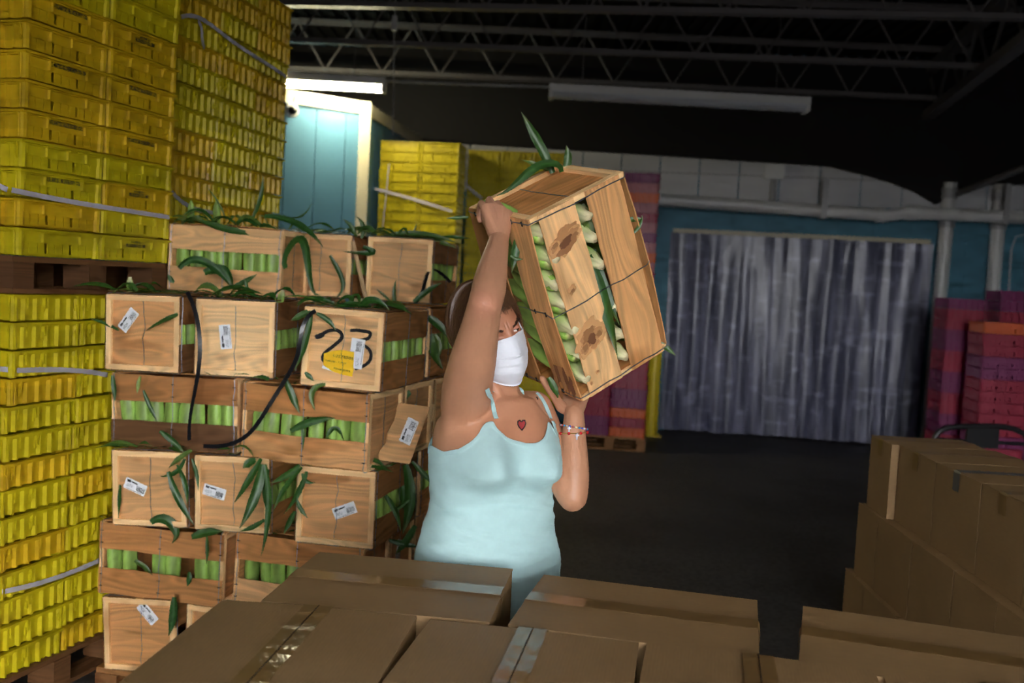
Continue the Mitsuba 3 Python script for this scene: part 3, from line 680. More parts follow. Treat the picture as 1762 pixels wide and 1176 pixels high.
CRATES = {}
def crate(name, M, label, seed, tones=(0.72, 0.85, 0.4), side_tones=None, group='wirebound corn crates', top=True, bow=0.006, rail_tone=0.88, panel_tone=None):
    """M: local x = across the end (0..CW), y = along (0..CL), z up; the panel at y = 0 is the near end"""
    rg = np.random.default_rng(seed)
    k = tag(num('corn_crate'), label, 'crate', group)
    CRATES[name] = (k, M)
    tp, tf, ts = tones
    st = side_tones or [ts + rg.uniform(-0.08, 0.08) for _ in range(8)]
    for e, y in enumerate((0.0, CL)):
        s = 1 if e == 0 else -1
        add(part(k, 'end_panel'), Acc().box([0.005, y + s * 0.012, 0.006], [CW - 0.005, y + s * 0.016, CHT - 0.006], 0, np.clip((panel_tone or tp) - 0.05 + rg.uniform(-0.04, 0.04), 0, 1), seed + e), 'wood', M)
        rw = 0.020
        for lo, hi, g in (([0, y, CHT - rw], [CW, y + s * 0.014, CHT], 0), ([0, y, 0], [CW, y + s * 0.014, rw], 0), ([0, y + s * 0.0008, rw], [rw, y + s * 0.014, CHT - rw], 2), ([CW - rw, y + s * 0.0008, rw], [CW, y + s * 0.014, CHT - rw], 2)):
            add(part(k, 'end_rail'), Acc().box(lo, hi, g, np.clip(rail_tone + 0.07 + rg.uniform(-0.06, 0.04), 0, 1), seed * 3 + rg.integers(40)), 'wood', M)
    i = 0
    for sx in (0, 1):
        for z, w in ((0.002, 0.098), (0.172, 0.098)):
            A = slat(CL - 0.002, w, 0.0035, np.clip(st[i], 0, 1), seed * 7 + i, bow)
            # slat's x -> y, y -> z, z -> outwards
            Ms = frame([CW if sx else 0, 0.001, z], [0, 1, 0], [0, 0, 1], [1, 0, 0]) if sx else frame([0, CL - 0.001, z], [0, -1, 0], [0, 0, 1], [-1, 0, 0])
            add(part(k, 'side_slat'), moved(A, Ms), 'wood', M); i += 1
    for x, w in ((0.022, 0.108), (0.165, 0.108)):
        add(part(k, 'bottom_slat'), moved(slat(CL - 0.002, w, 0.0035, np.clip(st[i], 0, 1), seed * 7 + i, bow * 0.4), frame([x + w, 0.001, 0], [0, 1, 0], [-1, 0, 0], [0, 0, -1]) if False else frame([x + w, 0.001, 0.0], [0, 1, 0], [-1, 0, 0], [0, 0, 1]) @ np.diag([1, 1, -1, 1])), 'wood', M)
        add(part(k, 'top_slat'), moved(slat(CL - 0.002, w, 0.0035, np.clip(st[i], 0, 1), seed * 7 + i + 50, bow), frame([x, 0.001, CHT], [0, 1, 0], [1, 0, 0], [0, 0, 1]) @ np.diag([1, 1, 1, 1])), 'wood', M); i += 1
    sp = Acc()
    for y in (0.012, CL / 2, CL - 0.012):
        b = 0.005 + bow * math.sin(math.pi * y / CL); bb = 0.005 + 0.4 * bow * math.sin(math.pi * y / CL); P = []
        for q in np.linspace(0.01, 0.99, 8): P.append([q * CW, y + 0.002 * rg.standard_normal(), -bb])
        for q in np.linspace(0.01, 0.99, 8): P.append([CW + b, y + 0.002 * rg.standard_normal(), q * CHT])
        for q in np.linspace(0.01, 0.99, 8): P.append([CW - q * CW, y + 0.002 * rg.standard_normal(), CHT + b])
        for q in np.linspace(0.01, 0.99, 8): P.append([-b, y + 0.002 * rg.standard_normal(), CHT - q * CHT])
        add(part(k, 'wire'), Acc().tube(P, 0.0013, 5, closed=True), 'wire_metal', M)
        for x in (-b, CW + b):
            for z in (0.03, 0.075, 0.195, 0.24): sp.box([x - 0.0012, y - 0.006, z - 0.0012], [x + 0.0012, y + 0.006, z + 0.0012])
    for y in (0.009, CL - 0.009):
        P = [[CW / 2 + 0.012 * rg.standard_normal() * 0.3, y + (-0.012 if False else 0), z] for z in np.linspace(0.0, CHT, 8)]
        P = [[p[0], (0.0105 if y < 0.1 else CL - 0.0105), p[2]] for p in P]
        add(part(k, 'end_wire'), Acc().tube(P, 0.0011, 5), 'wire_metal', M)
    add(part(k, 'staples'), sp, 'ink', M); labels[k + '__staples'] = {'kind': 'stuff'}
    return k

def frame_crate(kind, x, y, z, a, t):
    c, s = math.cos(a), math.sin(a)
    e = np.array([c * math.cos(t), -s * math.cos(t), math.sin(t)]); v = np.array([s, c, 0]); u = np.cross(e, v)
    o = np.array([x, y, z])
    return frame(o, e, v, u) if kind == 'e' else frame(o + v * CW, -v, e, u)

# kind, tier, x, y, z, yaw, tilt, tones (end panel, rails, slats), side slat tones [far low, far high, near low, near high], label
CT = {
 'C1': ('l', 5, -1.446, 4.147, 1.545, 0.171, -0.015, (0.72, 0.85, 0.72), [.5, .5, .72, .74], 'corn crate lying lengthwise at the left of the top tier, leaves heaped on it'),
 'C3': ('e', 5, -1.015, 4.455, 1.545, 0.17, 0.0, (0.78, 0.85, 0.4), None, 'corn crate on the top tier half hidden behind the lengthwise one'),
 'C4': ('e', 5, -0.654, 4.371, 1.545, 0.158, -0.015, (0.70, 0.88, 0.33), None, 'corn crate with a streaky end at the right of the top tier'),
 'C5': ('e', 4, -1.470, 3.600, 1.258, 0.200, 0.019, (0.66, 0.84, 0.22), None, 'corn crate at the left of the second tier, its white label pasted at a slant'),
 'C6': ('e', 4, -1.143, 3.590, 1.258, 0.075, 0.008, (0.90, 0.90, 0.24), None, 'pale-ended corn crate in the middle of the second tier, white label upright'),
 'C7': ('e', 4, -0.729, 3.458, 1.257, 0.216, -0.020, (0.82, 0.92, 0.36), None, 'corn crate with 23 sprayed in black and a yellow sticker'),
 'C8': ('l', 3, -1.466, 3.665, 0.966, 0.178, 0.022, (0.7, 0.8, 0.4), [.4, .4, .17, .42], 'corn crate lying lengthwise at the left of the third tier, its lower slat nearly black'),
 'C9': ('l', 3, -0.958, 3.569, 0.969, 0.291, -0.007, (0.62, 0.75, 0.5), [.4, .4, .60, .47], 'corn crate lying lengthwise at the right of the third tier, below the one numbered 23'),
 'C10': ('e', 2, -1.425, 3.601, 0.688, 0.175, 0.050, (0.70, 0.84, 0.3), None, 'corn crate at the left of the fourth tier, its end leaning to the left'),
 'C11': ('e', 2, -1.120, 3.589, 0.688, 0.191, 0.045, (0.69, 0.82, 0.3), None, 'corn crate in the middle of the fourth tier beside the hanging leaves'),
 'C12': ('e', 2, -0.735, 3.506, 0.686, 0.200, 0.007, (0.66, 0.84, 0.28), None, 'corn crate at the right of the fourth tier, label rising to the right'),
 'C13': ('l', 1, -1.503, 3.673, 0.405, 0.177, -0.005, (0.6, 0.7, 0.4), [.4, .4, .44, .46], 'corn crate lying lengthwise at the left of the fifth tier with smeared slats'),
 'C14': ('l', 1, -0.985, 3.634, 0.405, 0.214, -0.020, (0.6, 0.7, 0.5), [.4, .4, .68, .48], 'corn crate lying lengthwise on the fifth tier, partly behind the cardboard boxes'),
 'C15': ('e', 0, -1.460, 3.650, 0.124, 0.188, 0.060, (0.60, 0.86, 0.3), None, 'corn crate at the bottom left of the crate stack, label curling off'),
 'C16': ('e', 0, -1.148, 3.618, 0.124, 0.208, 0.0, (0.66, 0.85, 0.3), None, 'bottom corn crate second from the left, mostly behind the cardboard boxes'),
 'C17': ('e', 0, -0.838, 3.560, 0.124, 0.208, 0.0, (0.66, 0.85, 0.3), None, 'bottom corn crate third from the left, behind the cardboard boxes'),
}
def vdir(a): return np.array([math.sin(a), math.cos(a), 0])
for n, (kd, tier, x, y, z, a, t, tn, stn, lb) in list(CT.items()):
    k = crate(n, frame_crate(kd, x, y, z, a, t), lb, 11 + len(CRATES) * 5, tn, (stn + [.45, .45, .45, .45]) if stn else None)
# rows behind
for n, (src, back, lb) in {'B5': ('C5', 0.53, 'corn crate of the second tier hidden behind the slanted label'), 'B6': ('C6', 0.52, 'corn crate of the second tier behind the pale-ended crate'), 'B7': ('C7', 0.545, 'corn crate of the second tier behind the crate numbered 23'),
    'B8': ('C8', 0.305, 'lengthwise corn crate second row of the third tier, left'), 'B9': ('C9', 0.31, 'lengthwise corn crate behind the loose panel on the third tier'), 'B8b': ('C8', 0.61, 'lengthwise corn crate third row of the third tier, left'), 'B9b': ('C9', 0.62, 'lengthwise corn crate third row of the third tier, by the raised arm'),
    'B10': ('C10', 0.52, 'corn crate of the fourth tier, back row left'), 'B11': ('C11', 0.52, 'corn crate of the fourth tier, back row middle'), 'B12': ('C12', 0.545, 'corn crate of the fourth tier, back row right beside the woman'),
    'B13': ('C13', 0.305, 'lengthwise corn crate second row of the fifth tier, left'), 'B14': ('C14', 0.31, 'lengthwise corn crate second row of the fifth tier, right'), 'B14b': ('C14', 0.62, 'lengthwise corn crate third row of the fifth tier, right'), 'B13b': ('C13', 0.61, 'lengthwise corn crate third row of the fifth tier, left'),
    'B15': ('C15', 0.515, 'bottom corn crate, back row left'), 'B16': ('C16', 0.515, 'bottom corn crate, back row middle'), 'B17': ('C17', 0.515, 'bottom corn crate, back row right')}.items():
    kd, tier, x, y, z, a, t, tn, stn, _ = CT[src]; v = vdir(a) * back
    k = crate(n, frame_crate(kd, x + v[0], y + v[1], z, a, 0.0), lb, 131 + len(CRATES) * 5, (0.62, 0.8, 0.38))
kd, tier, x, y, z, a, t, tn, stn, _ = CT['C1']; v = vdir(a) * 0.31
v2 = vdir(0.208)
pallet('pallet', np.array([-1.50, 3.66]), -0.20, 1.0, 1.08, 0.0, 'wooden pallet under the stack of corn crates', 0.122, 0.3)

# labels and marks on the end panels
def end_px(n, x, y):
    k, M = CRATES[n]; nrm = -M[:3, 1]; o = M[:3, 3] + M[:3, 1] * 0.0118; r = ray(x, y); p = CAM + r * (((o - CAM) @ nrm) / (r @ nrm)); q = np.linalg.inv(M) @ np.r_[p, 1]
    return q[0], q[2]
def face_frame(M, x, z, ang, out=0.0006, y=0.012):
    c, s = math.cos(ang), math.sin(ang)
    return M @ frame([x, y - out, z], [c, 0, s], [-s, 0, c], [0, -1, 0])
def sticker(k, Ms, L=0.092, W=0.044, logo_left=True):
    """white label in local xy, seen from +z"""
    add(part(k, 'label'), Acc().box([-L / 2, -W / 2, -0.0004], [L / 2, W / 2, 0.0004]), 'paper', Ms); lk = k + '__label'
    labels[lk] = {'label': 'white barcode label'}
    rg = np.random.default_rng(len(scene)); b = Acc(); x = L * 0.08
    while x < L * 0.42:
        w = rg.choice([0.0008, 0.0014, 0.002]); b.box([x, -W * 0.30, 0.0004], [x + w, W * 0.12, 0.0008]); x += w + rg.choice([0.001, 0.0016])
    add(lk + '__barcode', b, 'ink', Ms)
    b = Acc(); b.box([-L * 0.42, W * 0.16, 0.0004], [-L * 0.26, W * 0.36, 0.0008])
    for i, f in enumerate((0.30, 0.24)): b.box([-L * 0.22, W * f - 0.0012, 0.0004], [L * 0.05, W * f + 0.0012, 0.0008])
    for i in range(3): b.box([-L * 0.42, W * (-0.02 - 0.1 * i), 0.0004], [-L * 0.42 + L * 0.3, W * (-0.02 - 0.1 * i) + 0.0009, 0.0008])
    b.box([-L * 0.36, -W * 0.42, 0.0004], [L * 0.36, -W * 0.39, 0.0008])
    add(lk + '__print', b, 'ink', Ms)
for n, x, y, ang in (('C5', 221, 551, 53), ('C6', 388, 580, 97), ('C10', 233, 838, -22), ('C11', 369, 847, -14), ('C12', 593, 879, 24), ('C15', 254, 1056, -47), ('C7', 614, 609, 86)):
    k, M = CRATES[n]; u, w = end_px(n, x, y)
    sticker(k, face_frame(M, u, w, math.radians(ang)), 0.088 if n != 'C7' else 0.104, 0.042 if n != 'C7' else 0.05)
for n, ang in (('B12', -50), ('B9', -75), ('B14', 70)):
    k, M = CRATES[n]
    Mz = M @ frame([0, CL, 0], [-1, 0, 0], [0, -1, 0], [0, 0, 1]) @ frame([-CW, 0, 0], [1, 0, 0], [0, 1, 0], [0, 0, 1])
    if n[0] == 'B' and n in ('B9', 'B14'): sticker(k, face_frame(Mz, 0.13, 0.14, math.radians(ang)))
    else: sticker(k, face_frame(M, 0.16, 0.15, math.radians(ang)))
# the sprayed 23 and the yellow sticker
k, M = CRATES['C7']
from shapely.geometry import LineString
from shapely.ops import unary_union
def zpx(zx, zy): return end_px('C7', 500 + zx / 7.35, 520 + zy / 7.35)
def stroke(pts, w0, w1=None):
    P = spline([zpx(*p) for p in pts], 60)
    return unary_union([LineString([P[i], P[i + 1]]).buffer((w0 + (w1 - w0) * i / 60) if w1 else w0) for i in range(len(P) - 1)])
two_ = [stroke([(345, 435), (400, 405), (480, 365), (570, 355), (640, 395), (650, 440), (600, 510), (500, 590), (430, 650), (405, 720), (470, 770), (600, 790), (660, 800)], 0.0062)]
two_.append(stroke([(335, 440), (370, 430), (400, 415)], 0.0088))
three = [stroke([(770, 360), (850, 358), (940, 370), (1010, 400), (1000, 440), (940, 475), (880, 490), (930, 550), (1000, 610), (1018, 690), (980, 770), (910, 815), (830, 845)], 0.0058)]
for sh in (unary_union(two_), unary_union(three)):
    g = trimesh.util.concatenate([trimesh.creation.extrude_polygon(q.simplify(0.0006), 0.0004, engine='earcut') for q in getattr(sh, 'geoms', [sh])])
    V = np.array(g.vertices); V = np.stack([V[:, 0], 0.0118 - V[:, 2], V[:, 1]], -1)
    add(part(k, 'spray_number'), (V, np.array(g.faces)[:, ::-1]), 'ink', M); 
labels[k + '__spray_number'] = {'label': 'black sprayed digit 2'}; labels[k + '__spray_number_001'] = {'label': 'black sprayed digit 3'}
yp = [zpx(*p) for p in ((425, 650), (540, 615), (660, 606), (805, 636), (795, 880), (780, 948), (640, 915), (540, 880), (415, 800))]
g = trimesh.creation.extrude_polygon(Polygon(yp), 0.0005, engine='earcut'); V = np.array(g.vertices); V = np.stack([V[:, 0], 0.0106 - V[:, 2] - 0.0, V[:, 1]], -1)
ys = add(k + '__yellow_sticker', (V, np.array(g.faces)[:, ::-1]), 'yellow_paper', M); labels[ys] = {'label': 'torn yellow sticker with a lot number'}
wpz = [zpx(*p) for p in ((410, 780), (425, 800), (540, 880), (600, 900), (395, 835))]
g = trimesh.creation.extrude_polygon(Polygon(wpz), 0.0004, engine='earcut'); V = np.array(g.vertices); V = np.stack([V[:, 0], 0.0110 - V[:, 2], V[:, 1]], -1)
add(ys + '__torn_edge', (V, np.array(g.faces)[:, ::-1]), 'paper', M)
for tx_, (zx, zy), h, wd, sl in (('02173301', (535, 690), 0.0088, 265, -4), ('CORN BI - COLOR', (440, 745), 0.0042, 270, -3), ('PO00021733', (545, 845), 0.0052, 210, -6), ('WAREHOUSE', (590, 905), 0.0035, 155, -8)):
    if tx_ == 'WAREHOUSE': continue
    a0, a1 = zpx(zx, zy), zpx(zx + wd, zy); pl, wid = words(tx_, h, 'ink', 1.0); sc_ = (a1[0] - a0[0]) / wid
    Mt = face_frame(M, a0[0], a0[1], math.radians(sl), 0.0021) @ np.diag([sc_, 1, 0.5, 1])
    put(part(ys, 'lettering'), pl, Mt)

# loose broken end panel leaning on the stack
Q = [atY(688, 694, 3.50), atY(739, 701, 3.55), atY(705, 799, 3.46), atY(649, 792, 3.41)]
rg = np.random.default_rng(5)
ex = unit(Q[1] - Q[0]); nz = unit(np.cross(ex, Q[3] - Q[0])); nz = nz if nz[1] < 0 else -nz; ey_ = np.cross(nz, ex)
Mq = frame(Q[0], ex, ey_, nz); q2 = [((p - Q[0]) @ ex, (p - Q[0]) @ ey_) for p in Q]
left = [(q2[0][0] + (q2[3][0] - q2[0][0]) * f + rg.normal() * 0.004, q2[0][1] + (q2[3][1] - q2[0][1]) * f) for f in np.linspace(0, 1, 14)]
pl_ = Polygon([q2[1], q2[2]] + left[::-1])
g = trimesh.creation.extrude_polygon(pl_, 0.004, engine='earcut'); V = np.array(g.vertices)
k = tag('broken_panel', 'loose broken crate panel with a white label leaning against the crates by the woman', 'wooden panel')
A = Acc(); A.put(V, np.array(g.faces), np.stack([V[:, 0] + 3, 10 * 13 + 4 + V[:, 1]], -1)); add(k + '__board', A, 'wood', Mq)
u0 = atY(705, 742, 3.48); lx, ly = (u0 - Q[0]) @ ex, (u0 - Q[0]) @ ey_
sticker(k, Mq @ frame([lx, ly, 0.0046], [math.cos(1.25), math.sin(1.25), 0], [-math.sin(1.25), math.cos(1.25), 0], [0, 0, 1]))
# loose stick beside the top right crate
k = tag('wood_stick', 'loose pale wooden stick slanting between two crates of the top tier', 'stick')
add(k, Acc().tube([atY(607, 416, 4.33), atY(630, 516, 4.33)], 0.010, 6), 'stick_wood')

# ------------------------------------------------------------------ corn ears and leaves
def ear_mesh(seed, L=0.235, R=0.0275, butt=False):
    rg = np.random.default_rng(seed); n, m = 18, 13
    V, C = [], []
    for i in range(m):
        f = i / (m - 1)
        r = R * (0.55 + 0.45 * math.sin(min(1, f * 1.9 + 0.12) * math.pi / 2)) * (1.0 if f < 0.55 else max(0.12, 1 - ((f - 0.55) / 0.5) ** 2))
        if butt and f < 0.16: r = R * (0.42 + 1.6 * f)
        for j in range(n):
            a = 2 * math.pi * j / n; lobe = 1 + 0.09 * math.cos(3 * a + seed + f * 2) + 0.03 * math.cos(7 * a + seed * 2)
            V.append([r * lobe * math.cos(a) + 0.006 * math.sin(f * 3 + seed), r * lobe * math.sin(a), f * L])
            sh = 0.75 + 0.3 * math.cos(3 * a + seed + f * 2) + rg.normal() * 0.07
            g = np.array([0.29, 0.50, 0.085]) * sh; g = g * (1 - 0.3 * f) + np.array([0.42, 0.50, 0.17]) * 0.3 * f
            if butt and f < 0.28: t = 1 - f / 0.28; g = g * (1 - t) + np.array([0.72, 0.66, 0.40]) * t * rg.uniform(0.8, 1.05)
            C.append(np.clip(g, 0.01, 0.9))
    F = [[i * n + j, i * n + (j + 1) % n, (i + 1) * n + (j + 1) % n, (i + 1) * n + j] for i in range(m - 1) for j in range(n)]
    V.append([0, 0, -0.004]); C.append([0.62, 0.5, 0.28]); V.append([0, 0, L + 0.004]); C.append([0.3, 0.25, 0.1])
    F = np.array(F); F = np.vstack([F[:, [0, 1, 2]], F[:, [0, 2, 3]], [[len(V) - 2, (j + 1) % n, j] for j in range(n)], [[len(V) - 1, (m - 1) * n + j, (m - 1) * n + (j + 1) % n] for j in range(n)]])
    return mikit.ply((np.array(V), F), 'plant', True, color=np.array(C))
EARS = [ear_mesh(s) for s in range(7)]; BUTTS = [ear_mesh(20 + s, butt=True) for s in range(4)]
def ears_in(n, what, cnt=8, y0=0.052, y1=None, side=1, skip=()):
    k, M = CRATES[n]; rg = np.random.default_rng(sum(map(ord, n)) + 5); y1 = y1 or CL - 0.052
    for i, y in enumerate(np.linspace(y0, y1, cnt)):
        if i in skip: continue
        dn = rg.random() < 0.5
        tl = float(np.clip(0.06 * rg.standard_normal(), -0.07, 0.07)) * (0.25 if i in (0, cnt - 1) else 1)
        x = (CW - 0.031) if side else 0.031
        o = [x + rg.uniform(-0.004, 0.002), y + rg.uniform(-0.006, 0.006), 0.25 if dn else 0.02]
        up_ = np.array([0.02 * rg.standard_normal(), tl, -1.0 if dn else 1.0]); bx, by, bz = basis(up_, (1, 0, 0)); a = rg.uniform(0, 6.28)
        Ml = frame(o, bx * math.cos(a) + by * math.sin(a), -bx * math.sin(a) + by * math.cos(a), bz)
        key = num('corn_ear'); put(key, EARS[rg.integers(len(EARS))], M @ Ml)
        tag(key, f'green corn ear, {NTH[i]} from left, in the {what}', 'corn ear', f'corn ears in the {what}')
ears_in('C1', 'lengthwise top-tier crate'); ears_in('C8', 'dark-slatted lengthwise crate'); ears_in('C9', 'lengthwise crate below number 23')
ears_in('C13', 'smeared lengthwise fifth-tier crate', 8, skip=(2, 5)); ears_in('C14', 'lengthwise fifth-tier crate by the boxes', 8)
ears_in('C7', 'crate numbered 23', 7); ears_in('C6', 'pale-ended crate', 7); ears_in('C5', 'crate with the slanted label', 6); ears_in('C4', 'streaky-ended top crate', 6); ears_in('C3', 'half hidden top crate', 6)
ears_in('C11', 'middle fourth-tier crate', 6); ears_in('C12', 'right fourth-tier crate', 7); ears_in('B12', 'back right fourth-tier crate', 6); ears_in('B7', 'crate behind number 23', 6)

def leaf_mesh(P, w, seed, hue=0.0, n=16, face=None):
    """arched corn leaf along the points P, w wide, folded at the midrib"""
    rg = np.random.default_rng(seed); P = spline(P, n) if len(P) > 2 else np.linspace(P[0], P[1], n)
    t = np.gradient(P, axis=0); t /= np.linalg.norm(t, axis=1, keepdims=True)
    f = np.linspace(0, 1, n); W = 0.95 * w * np.clip(np.minimum(1.0, 0.55 + f * 1.6), 0, 1) * np.clip((1 - f) * 2.4, 0.02, 1) ** 0.8
    h = np.asarray(face if face is not None else [0.15, -1.0, 0.35], float) + rg.normal(size=3) * 0.25
    V, C = [], []
    tw = rg.uniform(-0.8, 0.8)
    base = np.array([0.016, 0.062, 0.009]) * (1 - hue) + np.array([0.17, 0.23, 0.045]) * hue
    for i in range(n):
        s = np.cross(t[i], h); s /= np.linalg.norm(s) + 1e-9; nr = np.cross(s, t[i]); a = tw * (f[i] - 0.3); s2 = s * math.cos(a) + nr * math.sin(a); nr = np.cross(s2, t[i])
        wave = 0.12 * math.sin(9 * f[i] + seed)
        for q, lift in ((-1, 0.30 + wave), (-0.45, 0.06), (0, 0), (0.45, 0.06), (1, 0.30 - wave)):
            V.append(P[i] + s2 * q * W[i] / 2 + nr * lift * W[i] / 2)
            c = base * (0.75 + 0.5 * rg.random()) * (1.35 if q == 0 else 1.0)
            if f[i] > 0.86: c = c * 0.6 + np.array([0.22, 0.2, 0.05]) * 0.4 * rg.random()
            C.append(c)
    F = np.array([[i * 5 + j, i * 5 + j + 1, i * 5 + 6 + j, i * 5 + 5 + j] for i in range(n - 1) for j in range(4)])
    return mikit.ply((np.array(V), F), 'plant', True, color=np.clip(np.array(C), 0.003, 0.9))
def leaf(P, w, label, group, hue=0.0, face=None):
    key = num('corn_leaf'); sd = used['corn_leaf'] * 13 + 7
    scene[key] = leaf_mesh([np.asarray(p) for p in P], w, sd, hue, face=face); tag(key, label, 'corn leaf', group)
def leaf_px(pts, Y, w, label, group, hue=0.0, dY=None):
    dY = dY or [0.0] * len(pts)
    leaf([atY(x, y, Y + d) for (x, y), d in zip(pts, dY)], w, label, group, hue)
G1, G2, G3, G4, G5 = 'corn leaves on the top tier', 'corn leaves on the second tier', 'corn leaves on the third tier', 'corn leaves on the fourth tier', 'corn leaves on the fifth tier'
